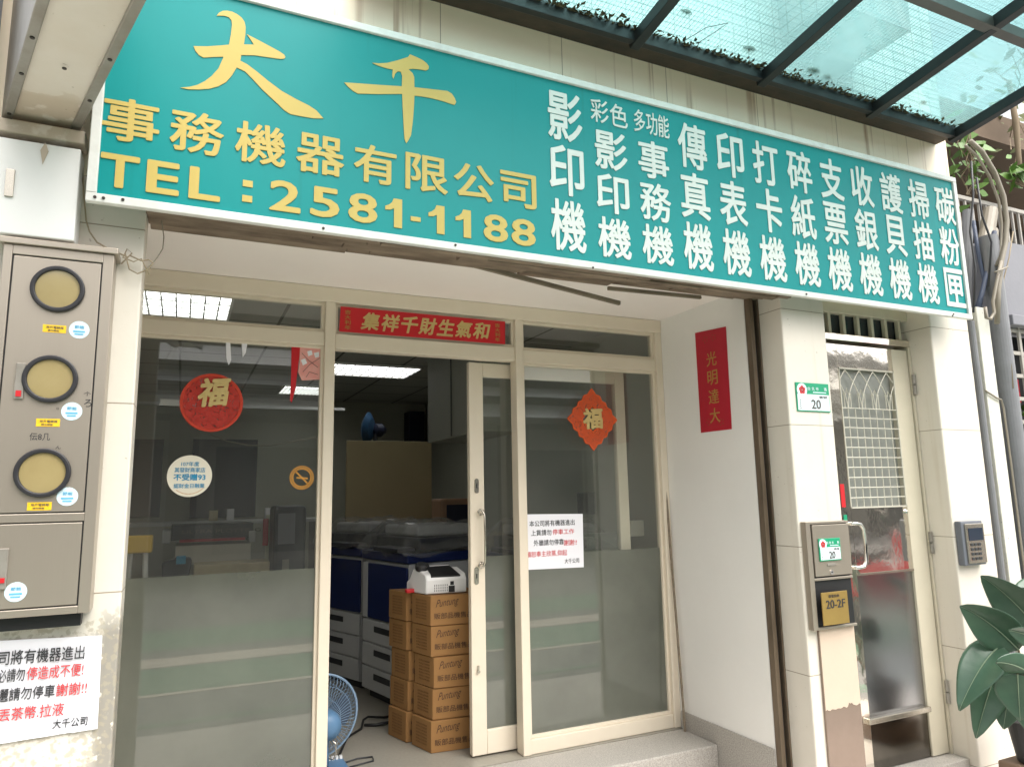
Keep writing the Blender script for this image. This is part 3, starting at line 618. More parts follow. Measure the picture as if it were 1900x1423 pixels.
# torn pink packet
pk = thing('torn_couplet', 'torn pink and red paper hanging at the top corner of the left pane', 'paper', PY(570, 720, GY))
MB().poly([PY(x, y, GY-.001) for x, y in ((556, 634), (597, 637), (597, 704), (560, 706), (553, 690), (556, 672))], (0, -.001, 0)).build('pink_sheet', M['pink'], pk)
MB().poly([PY(x, y, GY-.0025) for x, y in ((541, 633), (557, 634), (556, 660), (552, 690), (548, 722), (541, 748), (538, 742), (540, 700))], (0, -.001, 0)).build('red_strip', M['red'], pk)
MB().poly([PY(x, y, GY-.0025) for x, y in ((578, 636), (596, 638), (596, 646), (578, 645))], (0, -.001, 0)).build('red_stamp', M['dark_red'], pk)
m_ = MB()
for pts in (((560, 655), (572, 668), (590, 682)), ((562, 690), (575, 676), (594, 664)), ((568, 700), (574, 690), (590, 695))): m_.tube([PY(x, y, GY-.003) for x, y in pts], .0012, 5)
m_.build('flower_print', M['ink_faded'], pk)
m_ = MB()
for pts in (((570, 652), (578, 650), (580, 658), (572, 661)), ((582, 655), (592, 653), (592, 662), (585, 664)), ((558, 668), (566, 665), (570, 674), (562, 678))): m_.poly([PY(x, y, GY-.0022) for x, y in pts], (0, -.001, 0))
m_.build('white_petals', M['paper'], pk)
for i, pts in enumerate((((419, 628), (427, 629), (429, 668), (424, 678), (420, 665)), ((448, 628), (460, 630), (456, 655), (450, 664)))):
    tag(MB().poly([PY(x, y, GY-.001) for x, y in pts], (0, -.001, 0)).build('tape_shred', M['paper']), ('long shred of white tape hanging inside the left pane', 'short wide shred of white tape, right of the long one')[i], 'tape')
# red banner over the door
bn = thing('red_banner', 'horizontal red banner with gold characters across the middle transom', 'banner', PY(785, 640, FY-.006))
BY = FY-.004
q = [PY(631, 569, BY), PY(939, 597, BY), PY(937, 641, BY), PY(629, 613, BY)]
zb, zt = (q[2].z+q[3].z)/2, (q[0].z+q[1].z)/2; xa, xb = q[3].x, q[2].x
MB().poly([(xa, BY, zb), (xb, BY, zb), (xb+.002, BY, zt), (xa+.006, BY, zt)], (0, -.002, 0)).build('strip', M['red'], bn)
t = MB(); n = 7; cw = (xb-xa)*.78/n
for i, ch in enumerate('集祥千財生氣和'): t.text(ch, (xa+(xb-xa)*.115+i*cw, BY-.002, zb+(zt-zb)*.14), RX, UZ, cw*.9, (zt-zb)*.72, off=.03, thick=.0015, shear=.22)
t.build('gold_character', M['gold'], bn)
t = MB()
for xx in (xa+.028, xb-.062):
    for i in range(4): t.text('吉大利年'[i], (xx, BY-.002, zt-.038-i*.027), RX, UZ, .030, .022, off=.012, thick=.001)
t.build('gold_edge_character', M['gold_dull'], bn)
# diamond ornament
p = PY(1099, 778, GY); dm = thing('diamond_ornament', 'orange diamond shaped charm with gold centre on the right pane', 'ornament', (p.x, GY, p.z-.15))
hw_ = (PY(1143, 778, GY).x-PY(1056, 778, GY).x)/2; hh_ = (PY(1099, 724, GY).z-PY(1099, 833, GY).z)/2
pts = []
for i in range(64):
    a = i*2*math.pi/64; c, s = math.cos(a), math.sin(a); r = 1/(abs(c)**1.15+abs(s)**1.15)**(1/1.15)*(1+.045*math.cos(16*a))
    pts.append((p.x+hw_*r*c, p.z+hh_*r*s))
m_ = MB(); n = len(pts); ri = .40; vs = [(x, GY, z) for x, z in pts]+[(p.x+(x-p.x)*ri+ri*0, GY, p.z+(z-p.z)*ri) for x, z in pts]
vs += [(x, GY-.004, z) for x, _, z in vs]
fs = []
for i in range(n):
    j = (i+1) % n; fs += [(i, j, n+j, n+i), (2*n+i, 3*n+i, 3*n+j, 2*n+j), (i, 2*n+i, 2*n+j, j), (n+i, n+j, 3*n+j, 3*n+i)]
m_.add(vs, fs); m_.build('lattice', M['cut_orange'], dm)
m_ = MB(); m_.tube([(x, GY-.003, z) for x, z in pts+pts[:1]], .004, 6); m_.tube([(p.x+(x-p.x)*.45, GY-.003, p.z+(z-p.z)*.45) for x, z in pts+pts[:1]], .004, 6); m_.build('rim', M['felt_orange'], dm)
MB().text('福', (p.x-hw_*.42, GY-.005, p.z-hh_*.36), (RX+UZ*.06), UZ, hw_*.84, hh_*.72, off=.036, thick=.003, proud=0).build('fortune_character', M['gold'], dm)
# paper notice on the glass
wn = thing('paper_notice', 'clean white paper notice with black and red lines on the right pane', 'notice', PY(1028, 1050, GY))
MB().poly([PY(x, y, GY) for x, y in ((974, 954), (1081, 953), (1083, 1052), (975, 1057))], (0, -.001, 0)).build('sheet', M['paper'], wn)
kk = dict(off=.006, thick=.0006, proud=.0005); Y_ = GY-.001
for red, *a in ((0, '本公司將有機器進出', 1024, 970, 84, 11), (0, '上貨請勿', 1004, 988, 38, 11), (1, '停車工作', 1045, 986, 40, 10), (0, '外牆請勿停靠', 1018, 1006, 56, 11), (1, '謝謝!!', 1058, 1006, 24, 11), (1, '願恕奉主欣蒸,仰起', 1014, 1027, 76, 11), (0, '大千公司', 1061, 1040, 27, 9)):
    wl('red_writing' if red else 'black_writing', M['red_ink' if red else 'ink'], wn, lambda m: ctext(m, *a, Y_, **kk))

# vertical couplet on side wall
def SX(px, py): return PX(px, py, 2.7065)
vc = thing('red_couplet', 'tall red paper scroll with gold characters on the white side wall', 'banner', (2.705, 3.12, 1.68))
cq = [SX(1290, 618), SX(1347, 606), SX(1358, 796), SX(1301, 803)]
MB().poly(cq, (-.002, 0, 0)).build('sheet', M['dark_red'], vc)
t = MB(); ya = 3.117
for i, ch in enumerate('光明達大'):
    zc = 2.10-i*.108; t.text(ch, (2.7045, ya+.042, zc-.045), (0, -1, 0), UZ, .084, .082, off=.004, thick=.0008)
t.build('gold_character', M['gold_dull'], vc)
t = MB()
for zc, yy in ((2.215, 3.16), (2.215, 3.09), (1.74, 3.17), (1.73, 3.07)):
    for j in range(5):
        a = j*1.256; t.poly([(2.7045, yy+.018*math.cos(a)+.006*math.cos(b), zc+.016*math.sin(a)+.006*math.sin(b)) for b in (0, 1.57, 3.14, 4.71)], (-.0008, 0, 0))
t.build('flower_print', mat('dark gold print', srgb(150, 60, 44), .6), vc)
# stick leaning against the jamb
tag(MB().tube([PX(1229, 828, 2.69), (2.675, 3.50, .002)], .007, 6).build('stick', M['wood_pale']), 'thin wooden stick leaning in the corner of the white wall', 'stick')

# ================================================================== CANOPY
cn = thing('glass_canopy', 'teal glass canopy on dark steel rafters above the sign', 'canopy', (2.5, 2.2, 3.35))
SL = .13; CX0, CX1 = .55, 4.20
def cz_(y): return 3.462 + (2.5-y)*SL
MB().box(CX0, CX1, 2.525, 2.649, 3.472, 3.505).build('base_angle', M['canopy_base'], cn, bevel=.003)
MB().box(CX0, CX1, 2.49, 2.524, 3.440, 3.515).build('base_beam', M['canopy_steel'], cn, bevel=.003)
rx = [.98, 1.85, 2.64, 3.45, 4.17]
for x in rx:
    MB().bar((x, 2.54, cz_(2.54)), (x, 1.50, cz_(1.50)), .05, .06).build('rafter', M['canopy_steel'], cn, bevel=.003)
MB().bar((CX0, 1.84, cz_(1.84)+.0), (CX1+.05, 1.84, cz_(1.84)+.0), .05, .058).build('purlin', mat('grey purlin', srgb(96, 94, 90), .4, metal=.4, var=.4, vscale=8), cn, bevel=.003)
xs = [CX0]+rx
for i in range(len(xs)-1):
    a, b = xs[i]+.004, xs[i+1]-.004
    m_ = MB(); m_.poly([(a, 2.645, cz_(2.645)+.040), (b, 2.645, cz_(2.645)+.040), (b, 1.48, cz_(1.48)+.033), (a, 1.48, cz_(1.48)+.033)], (0, 0, .008)); m_.build('glass_panel', M['canopy_glass'], cn)
m_ = MB()
for i in range(150): x = 1.06+i*(4.16-1.06)/150; m_.bar((x, 2.6, cz_(2.6)+.0435), (x, 1.50, cz_(1.50)+.0435), .0012, .0012)
for j in range(42): y = 1.50+j*.026; m_.bar((1.06, y, cz_(y)+.0435), (4.16, y, cz_(y)+.0435), .0012, .0012)
m_.build('wire_mesh', mat('mesh wire', srgb(120, 150, 150), .5), cn)
# dirt line of rotted leaves on the glass
m_ = MB()
for i in range(950):
    x = random.uniform(CX0, 4.14); d_ = abs(random.gauss(0, .02))+(.05*random.random() if random.random() < .18 and math.sin(x*9)+math.sin(x*23) > .5 else 0); y = 2.50-d_-.02*random.random()*random.random(); z = cz_(y)+.026+random.random()*.012
    a = random.uniform(0, 6.28); r = random.uniform(.006, .02); q = Vector((x, y, z)); u_ = Vector((math.cos(a), math.sin(a), -SL*math.sin(a)))*r; v_ = Vector((-math.sin(a), math.cos(a), 0))*r*.5
    m_.add([q-u_, q+v_, q+u_+Vector((0, 0, random.random()*.008)), q-v_], [(0, 1, 2, 3)])
o = m_.build('leaf_dirt', M['moss']); o['kind'] = 'stuff'; tag(o, 'dark rotted leaf dirt along the inner edge of the canopy glass', 'leaf dirt')
lfn = 0
for px, py, w, lab in ((1275, 45, 34, 'pale dry leaf lying on the canopy glass nearest its left rafter'), (1392, 108, 44, 'pale dry leaf at the dirty edge of the second canopy pane'), (1512, 146, 46, 'broad dry leaf at the dirty edge of the third canopy pane'), (1537, 158, 30, 'small dry leaf beside the broad one on the third canopy pane'), (1716, 206, 26, 'dry leaf cluster on the canopy pane by the end rafter')):
    p = PZ(px, py, 3.47); y = min(p.y, 2.56); m_ = MB(); p = Vector((p.x, y, cz_(y)+.05)); s = w/1500.
    pts = [(-1, 0), (-.5, .3), (0, .22), (.3, .45), (.5, .2), (1, .1), (.6, -.2), (.1, -.35), (-.4, -.25)]
    m_.poly([p+Vector((x_*s*1.6, y_*s*1.6, 0)) for x_, y_ in pts], (0, 0, .002)); tag(m_.build('dry_leaf', M['leaf_dry']), lab, 'leaf')
tag(MB().tube([PZ(1272, 75, 3.5), PZ(1310, 52, 3.5), PZ(1351, 43, 3.5), PZ(1330, 58, 3.5), PZ(1296, 80, 3.5)], .0016, 5).build('loose_wire', M['dark']), 'thin bent loose wire on the canopy glass', 'wire')

# ================================================================== LEFT WIRES
m_ = MB()
m_.tube([PY(x, y, 2.62) for x, y in ((152, 270), (153, 320), (157, 380), (160, 410), (166, 430), (180, 450), (205, 464), (225, 472), (238, 478))], .0028, 6)
m_.tube([PY(x, y, 2.62) for x, y in ((232, 470), (240, 500), (255, 508), (275, 500), (284, 488), (276, 482), (262, 484), (240, 474))], .0026, 6)
m_.tube([PY(x, y, 2.62) for x, y in ((225, 490), (245, 470), (236, 462), (228, 478), (248, 486), (262, 480), (278, 512))], .0024, 6)
tag(m_.build('tangled_cable', M['cable'], smooth=True), 'dirty beige cable looped and knotted at the left pillar top', 'cable')
m_ = MB(); m_.tube([PY(x, y, 2.66) for x, y in ((300, 410), (304, 440), (302, 462), (292, 478), (284, 488))], .0018, 5)
tag(m_.build('loose_string', M['conduit']), 'thin pale string hanging from the sign over the left transom', 'string')

# ================================================================== ENTRANCE DOOR
EY = 2.80
ed = thing('entrance_door', 'polished steel entrance door with wire grille and arched tracery', 'door', (3.6, EY, -.1))
ex0, ex1, ez0, ez1 = 3.155, 3.925, -.10, 2.165
m_ = MB(); m_.box(3.09, 3.15, EY-.01, EY+.09, GZ, 2.344); m_.box(3.15, 3.948, EY-.01, EY+.09, 2.185, 2.225); m_.build('door_frame', M['mirror'], ed, bevel=.003)
MB().box(3.09, 3.948, EY-.012, EY+.09, 2.345, 2.44).build('head_rail', M['steel_beige'], ed, bevel=.003)
MB().box(3.930, 3.948, EY-.012, EY+.09, GZ, 2.184).build('hinge_jamb', M['steel_beige'], ed, bevel=.003)
gx0, gx1 = 3.335, 3.79; gz1 = 2.03; gz0 = 1.245
m_ = MB(); m_.box(ex0, gx0, EY, EY+.045, ez0, ez1); m_.box(gx0, gx1, EY, EY+.045, gz1, ez1); m_.box(gx0, gx1, EY, EY+.045, .885, gz0)
m_.build('polished_panel', M['mirror'], ed, bevel=.002)
MB().box(gx1, ex1, EY-.002, EY+.045, ez0, ez1).build('hinge_stile', M['steel_beige'], ed, bevel=.003)
MB().box(gx0, gx1, EY+.012, EY+.04, .165, .884).build('lower_panel', mat('painted asphalt reflection', srgb(172, 172, 174), .2, metal=1, var=.5, vscale=160, c2=srgb(120, 122, 126), bump=.015, bscale=30), ed)  # grey grain in the colour imitates asphalt mirrored in polished steel
MB().box(gx0-.03, gx1, EY-.022, EY+.03, .135, .164).build('push_bar', M['satin_steel'], ed, bevel=.004)
MB().box(gx0, gx1, EY+.008, EY+.04, ez0, .134).build('kick_plate', mat('dark reflection plate', srgb(112, 108, 102), .15, metal=1, var=.4, vscale=7), ed)  # darker steel colour stands in for a dark reflection
MB().box(gx0, gx1, EY-.004, EY+.03, .885, .897).build('rail_trim', M['satin_steel'], ed)
MB().box(gx0, gx1, EY+.03, EY+.036, gz0, gz1).build('glass', mat('grey door glass', srgb(140, 142, 136), .14, spec=.8, bump=.05, bscale=8), ed)
m_ = MB()
nx = 8; st_ = (gx1-gx0)/nx
za = 1.80
for i in range(1, nx): m_.tube([(gx0+i*st_, EY+.006, gz0), (gx0+i*st_, EY+.006, za)], .0032, 6)
z = gz0
while z < za+.001: m_.tube([(gx0, EY+.002, z), (gx1, EY+.002, z)], .0032, 6); z += (za-gz0)/10
m_.box(gx0, gx1, EY-.003, EY+.006, gz0-.002, gz0+.006); m_.box(gx0, gx1, EY-.003, EY+.006, gz1-.008, gz1)
m_.box(gx0, gx0+.006, EY-.003, EY+.006, gz0, gz1); m_.box(gx1-.006, gx1, EY-.003, EY+.006, gz0, gz1)
m_.build('wire_grille', M['grille'], ed)
m_ = MB(); w_ = (gx1-gx0)/4
for i in range(-1, 5):
    x = gx0+i*w_
    for sg_ in (-1, 1):
        pts = [(x+w_/2+sg_*w_*.98*math.sin(t/12*math.pi/2)**.9, EY+.004, gz1-.012-(gz1-za-.012)*t/12) for t in range(13)]
        pts = [q for q in pts if gx0 <= q[0] <= gx1]
        if len(pts) > 1: m_.tube(pts, .003, 6)
    if 0 <= i < 4:
        c = x+w_/2; m_.tube([(c-w_*.22, EY+.004, za), (c-w_*.22, EY+.004, za+.06), (c-w_*.26, EY+.004, za+.085), (c-w_*.12, EY+.004, za+.075), (c, EY+.004, za+.11), (c+w_*.12, EY+.004, za+.075), (c+w_*.26, EY+.004, za+.085), (c+w_*.22, EY+.004, za+.06), (c+w_*.22, EY+.004, za)], .003, 6)
m_.build('arched_tracery', M['grille'], ed)
m_ = MB(); hx = 3.275; za_, zb_ = 1.165, .935
m_.tube([(hx, EY, za_)] + [(hx+.0, EY-.045, za_), (hx+.02, EY-.055, za_), (hx+.055, EY-.055, za_-.004), (hx+.076, EY-.055, za_-.03), (hx+.082, EY-.055, (za_+zb_)/2), (hx+.076, EY-.055, zb_+.03), (hx+.055, EY-.055, zb_+.004), (hx+.02, EY-.055, zb_), (hx, EY-.045, zb_), (hx, EY, zb_)], .010, 12)
m_.build('pull_handle', M['chrome'], ed, smooth=True)
p = (3.775, EY, 1.215); MB().lathe([(.012, 0), (.012, .008), (.004, .012)], p, (0, -1, 0), 16).build('door_stud', M['chrome'], ed)
for zc in (1.955, 1.035, .22):
    m_ = MB(); m_.cyl((3.938, EY-.02, zc-.06), (3.938, EY-.02, zc-.003), .011, 12); m_.cyl((3.938, EY-.02, zc+.003), (3.938, EY-.02, zc+.06), .011, 12)
    m_.build('hinge', M['grey_alu'], ed)
# transom above door
MB().box(3.15, 3.93, EY+.03, EY+.036, 2.226, 2.344).build('transom_glass', M['opp_dark'], ed)
m_ = MB()
for i in range(6): x = 3.30+i*.117; m_.box(x-.011, x+.011, EY-.0, EY+.022, 2.226, 2.344)
m_.build('transom_bar', M['steel_beige'], ed)
t = MB(); ctext(t, '3', 1562, 912, 8, 14, EY, off=.01)
s_ = MB(); p = PY(1563, 915, EY); s_.box(p.x-.014, p.x+.016, EY-.002, EY-.0005, p.z-.075, p.z+.05); so = s_.build('door_label', M['red'], ed)
p = PY(1568, 960, EY); MB().box(p.x-.012, p.x+.014, EY-.002, EY-.0005, p.z-.03, p.z+.015).build('door_label', M['green_plate'], ed)
# doorsill
tag(MB().box(3.10, 3.948, 2.70, 2.92, GZ, -.105).build('doorsill', M['granite'], bevel=.004), 'low grey stone sill under the polished steel door', 'sill')

# ================================================================== PILLAR FITTINGS
hp = thing('house_number_plate', 'green and white number 20 plate alone on the cream pillar', 'number plate', PY(1508, 765, FZ))
PYY = FZ-.002
def number_plate(px0, py0, px1, py1, Y, parent, big=True):
    a, b = PY(px0, (py0+py1)/2, Y), PY(px1, (py0+py1)/2, Y); c, d = PY((px0+px1)/2, py1, Y), PY((px0+px1)/2, py0, Y)
    x0, x1, z0, z1 = a.x, b.x, c.z, d.z; w, h = x1-x0, z1-z0
    MB().box(x0, x1, Y-.004, Y+.001, z0, z1).build('plate', M['green_plate'], parent, bevel=.002)
    MB().box(x0+.006, x1-.006, Y-.0055, Y-.0038, z0+.006, z0+h*.6).build('white_field', M['plate_white'], parent)
    MB().text('20', (x0+w*.42, Y-.0055, z0+h*.10), RX, UZ, w*.28, h*.32, off=.012, thick=.001).build('number', M['ink_faded'], parent)
    t = MB()
    for i, ch in enumerate('台北市 路'): 
        if ch != ' ': t.text(ch, (x0+w*(.34+i*.125), Y-.004, z0+h*.74), RX, UZ, w*.085, h*.12, thick=.0008)
    t.box(x0+w*.5, x1-w*.1, Y-.0055, Y-.0045, z0+h*.66, z0+h*.69); t.build('header_text', M['plate_white'], parent)
    t = MB(); t.text('巷號', (x0+w*.66, Y-.0055, z0+h*.47), RX, UZ, w*.26, h*.09, thick=.0008)
    for i in range(5): t.box(x0+w*.08, x0+w*.11, Y-.007, Y-.0055, z0+h*(.1+.07*i), z0+h*(.13+.07*i))
    t.build('small_print', M['ink_faded'], parent)
    cx_, cz2 = x0+w*.17, z0+h*.74
    em = MB().cyl((cx_, Y-.0038, cz2), (cx_, Y-.0065, cz2), h*.23, 24).build('emblem', M['plate_white'], parent)
    t = MB()
    for j in range(5):
        a_ = j*1.2566+1.57; q_ = (cx_+h*.085*math.cos(a_), Y-.0065, cz2+h*.085*math.sin(a_)); t.cyl(q_, (q_[0], Y-.0072, q_[2]), h*.072, 10)
    t.build('blossom', M['red_ink'], em)
number_plate(1477, 711, 1538, 764, PYY, hp)
mb_ = thing('mailbox', 'stainless mailbox with number plate and brass lower flap on pillar', 'mailbox', (2.97, 2.62, .69))
MY = 2.615
a = PY(1497, 1000, MY).x; b = 3.086; zt = PY(1530, 967, MY).z; zb = PY(1545, 1166, MY).z
m_ = MB(); m_.box(a+.004, b-.003, MY+.012, FZ-.002, zb+.003, zt-.003); m_.build('recess', M['black'], mb_)
m_ = MB(); m_.box(a, a+.03, MY, FZ-.001, zb-.0, zt); m_.box(a+.03, b, MY, FZ-.001, zt-.012, zt); m_.box(a+.03, b, MY, FZ-.001, zb, zb+.012)
zm = PY(1545, 1075, MY).z; m_.box(a+.03, b, MY, FZ-.001, zm, zm+.012); m_.build('casing', M['stainless'], mb_, bevel=.002)
MB().box(a+.038, b-.006, MY-.004, MY+.010, zm+.02, zt-.016).build('upper_flap', M['stainless'], mb_, bevel=.002)
pl = thing('house_number_plate', 'small pale number 20 plate fixed on the mailbox flap', 'number plate', PY(1541, 1040, MY-.005))
number_plate(1519, 998, 1559, 1040, MY-.0055, pl)
p = PY(1543, 1047, MY-.005); m_ = MB(); m_.box(p.x-.03, p.x+.03, MY-.0075, MY-.004, p.z-.006, p.z+.006); nf = m_.build('name_slot', M['grey_alu'], mb_, bevel=.001)
p = PY(1543, 1061, MY-.005); m_ = MB(); m_.cyl((p.x, MY-.004, p.z), (p.x, MY-.008, p.z), .011, 16); lk = m_.build('lock', M['chrome'], mb_)
MB().cyl((p.x, MY-.0081, p.z), (p.x, MY-.009, p.z), .004, 10).build('keyhole', M['black'], lk)
a2, b2 = PY(1526, 1130, MY-.02).x, PY(1574, 1130, MY-.02).x
m_ = MB(); zt2, zb2 = PY(1550, 1097, MY-.02).z, PY(1550, 1158, MY-.02).z
m_.box(a2, min(b2, 3.07), MY-.022, MY-.016, zb2, zt2); br = m_.build('brass_flap', M['brass'], mb_, bevel=.001)
t = MB(); w = b2-a2; t.text('20-2F', (a2+w*.14, MY-.022, zt2-(zt2-zb2)*.50), RX, UZ, w*.74, (zt2-zb2)*.26, off=.008, thick=.0008); t.text('掛號信函', (a2+w*.26, MY-.022, zt2-(zt2-zb2)*.17), RX, UZ, w*.4, (zt2-zb2)*.09, thick=.0008)
t.build('engraved_text', M['ink'], br)
# panel below mailbox
sp = thing('pillar_cladding', 'shiny taupe steel cladding with a peach reflection painted on it below the mailbox', 'panel', (2.97, 2.64, GZ))
MB().box(2.845, 3.087, 2.638, FZ-.001, GZ, zb-.004).build('sheet', M['refl_taupe'], sp, bevel=.002)  # taupe sheet colour stands in for the lower, darker reflection
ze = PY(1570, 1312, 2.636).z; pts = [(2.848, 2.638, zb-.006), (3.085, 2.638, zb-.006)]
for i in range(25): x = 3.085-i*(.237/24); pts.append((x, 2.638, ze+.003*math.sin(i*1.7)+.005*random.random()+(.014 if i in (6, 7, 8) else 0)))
MB().poly(pts, (0, -.0015, 0)).build('peach_reflection', M['refl_peach'], sp)  # peach tone with ragged edge paints a reflection onto the steel
# intercom
ic = thing('intercom', 'grey entry phone with dark screen and button rows on right pillar', 'intercom', PY(1810, 1050, 2.6))
IY = 2.60; a, b = PY(1790, 1005, IY).x, PY(1830, 1005, IY).x; z0, z1 = PY(1810, 1049, IY).z, PY(1810, 966, IY).z; w, h = b-a, z1-z0
MB().box(a, b, IY+.01, FZ-.001, z0, z1).build('housing', mat('grey housing', srgb(104, 108, 116), .4), ic, bevel=.006)
MB().box(a+w*.12, b-w*.06, IY-.002, IY+.011, z0+h*.05, z1-h*.06).build('face_plate', M['satin_steel'], ic, bevel=.003)
MB().box(a+w*.2, b-w*.14, IY-.004, IY-.001, z0+h*.56, z1-h*.16).build('screen', mat('dark screen', srgb(46, 54, 66), .1), ic)
for r in range(4):
    for c in range(3):
        x = a+w*(.30+c*.17); z = z0+h*(.47-r*.105); MB().box(x-w*.055, x+w*.055, IY-.005, IY-.0021, z-h*.03, z+h*.03).build('button', M['dark'], ic)

# ================================================================== RIGHT SIDE: PIPES AND NEIGHBOUR
NYY = 2.75
tag(MB().cyl((4.686, NYY-.06, GZ), (4.686, NYY-.06, 2.95), .056, 24).build('drain_pipe', M['grey_pipe'], smooth=False), 'thick grey drain pipe running down beside the grey wall', 'pipe')
tk = thing('cable_trunking', 'white boxed cable trunking with black specks and tied cable', 'trunking', (4.60, 2.7, GZ))
MB().box(4.456, 4.572, NYY-.07, NYY, GZ, 2.46).build('channel', M['trunking'], tk, bevel=.006)
MB().tube([(4.44, NYY-.07, 1.93), (4.47, NYY-.08, 1.91), (4.53, NYY-.08, 1.885), (4.575, NYY-.08, 1.875), (4.588, NYY-.08, 1.82), (4.592, NYY-.08, 1.5), (4.590, NYY-.08, .6)], .006, 6).build('tied_cable', M['conduit'], tk)
tag(MB().cyl((4.385, NYY-.07, GZ), (4.385, NYY-.07, 2.36), .02, 12).build('conduit_pipe', M['grey_pipe']), 'slim grey conduit squeezed between the cream pillar and white trunking', 'pipe')
tag(MB().cyl((4.44, NYY+.0, GZ), (4.44, NYY+.0, 2.5), .03, 12).build('conduit_pipe', M['dark']), 'black pipe in the dark gap left of the white trunking', 'pipe')
tag(MB().tube([PY(1790, 600, 2.85), PY(1794, 470, 2.85), PY(1796, 392, 2.85)], .033, 12).build('conduit_pipe', M['grey_pipe']), 'short capped grey pipe rising beside the sign end', 'pipe')
m_ = MB(); m_.tube([PY(1840, 520, 2.9), PY(1836, 470, 2.95), PY(1838, 430, 3.0)], .05, 14); m_.tube([PY(1838, 392, 3.0), PY(1832, 430, 2.97), PY(1822, 480, 2.9)], .05, 14)
tag(m_.build('corrugated_duct', M['conduit']), 'tan corrugated duct slanting behind the railing', 'duct')
cp = [(1800, 262), (1822, 282), (1845, 320), (1862, 365), (1868, 410), (1866, 450), (1858, 485), (1852, 540), (1850, 600)]
tag(MB().tube([PY(x, y, 2.62) for x, y in cp], .0155, 12).build('curved_conduit', M['conduit'], smooth=True), 'fat beige conduit curving down from the canopy corner', 'pipe')
tag(MB().tube([PY(x-9, y+8, 2.64) for x, y in cp[:7]], .009, 10).build('curved_conduit', M['conduit'], smooth=True), 'thinner beige conduit hugging the inside of the fat curved one', 'pipe')
m_ = MB(); m_.tube([PY(x, y, 2.72) for x, y in ((1806, 410), (1815, 470), (1826, 520), (1818, 570))], .012, 8); m_.tube([PY(x, y, 2.70) for x, y in ((1845, 430), (1832, 500), (1822, 545), (1812, 575))], .015, 8)
tag(m_.build('blue_hose', M['blue_pipe'], smooth=True), 'blue grey hoses bunched behind the sign end', 'hose')
m_ = MB(); m_.tube([PY(x, y, 2.60) for x, y in ((1858, 485), (1850, 520), (1842, 560), (1845, 580), (1838, 592), (1830, 590), (1828, 570))], .010, 8)
m_.tube([PY(x, y, 2.58) for x, y in ((1870, 495), (1860, 500), (1846, 505))], .006, 6)
tag(m_.build('conduit_loop', M['conduit'], smooth=True), 'thin beige cable looping over the top of the white trunking', 'cable')
for k_, (pts, lab) in enumerate((([(1802, 300), (1806, 360), (1800, 430), (1810, 500), (1806, 580)], 'black cable hanging straight down beside the sign end'), ([(1812, 330), (1822, 400), (1840, 450), (1834, 530)], 'black cable sagging towards the drain pipe'), ([(1880, 430), (1872, 480), (1862, 520), (1870, 600), (1880, 720)], 'thin grey cable running down the front of the drain pipe'))):
    tag(MB().tube([PY(x, y, 2.64) for x, y in pts], .007 if k_ < 2 else .004, 6).build('hanging_cable', M['dark' if k_ < 2 else 'cable'], smooth=True), lab, 'cable')
nb = thing('neighbour_building', 'grey plastered neighbour building with barred window and upper balcony', 'building', (6.2, 4.5, GZ))
m_ = MB(); m_.box(4.31, 4.90, 3.5, 5, GZ, 2.94); m_.box(4.86, 8.5, NYY, 2.95, 2.40, 2.98); m_.box(4.86, 8.5, NYY, 2.95, GZ, 1.28); m_.box(5.85, 8.5, NYY, 2.95, 1.28, 2.40)
m_.build('wall', M['grey_wall'], nb)
MB().box(4.86, 5.9, NYY-.05, NYY+.02, 2.385, 2.455).build('lintel_ledge', M['grey_wall'], nb, bevel=.006)
MB().box(4.86, 5.85, 2.99, 3.02, 1.2, 2.4).build('window_glass', M['black'], nb)
wg = MB()
for i in range(9): x = 4.895+i*.115; wg.box(x-.012, x+.012, NYY+.005, NYY+.02, 1.28, 2.385)
for i in range(8): z = 1.30+i*.152; wg.box(4.885, 5.85, NYY+.008, NYY+.023, z-.012, z+.012)
wg.build('window_grille', M['rail'], nb)
# upper storey, set back
m_ = MB(); m_.box(4.32, 9, 2.98, 6.2, 2.96, 3.05); m_.build('balcony_slab', M['grey_wall'], nb)
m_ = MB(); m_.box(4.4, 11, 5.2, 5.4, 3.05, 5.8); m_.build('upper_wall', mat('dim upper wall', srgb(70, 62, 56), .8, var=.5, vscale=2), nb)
m_ = MB(); m_.box(4.34, 10, 3.6, 5.2, 4.62, 4.72); m_.build('eave', M['eave'], nb)
m_ = MB(); m_.box(4.6, 10, 3.55, 3.62, 4.40, 4.60); m_.build('eave_beam', M['eave'], nb)
rl = MB(); ry = 3.25
rl.bar((4.36, ry, 3.56), (8, ry, 3.56), .03, .03); rl.bar((4.36, ry, 3.10), (8, ry, 3.10), .025, .025)
for i in range(34): x = 4.4+i*.085; rl.bar((x, ry, 3.10), (x, ry, 3.55), .016, .016)
rl.build('balcony_railing', M['rail'], nb)
tag(MB().tube([(4.86, 3.2, 3.45), (4.80, 3.22, 3.75), (4.78, 3.24, 3.82)], [.02, .03, .012], 8).build('furled_umbrella', mat('ochre cloth', srgb(196, 140, 60), .8)), 'ochre furled cloth umbrella hanging on the balcony railing', 'umbrella')
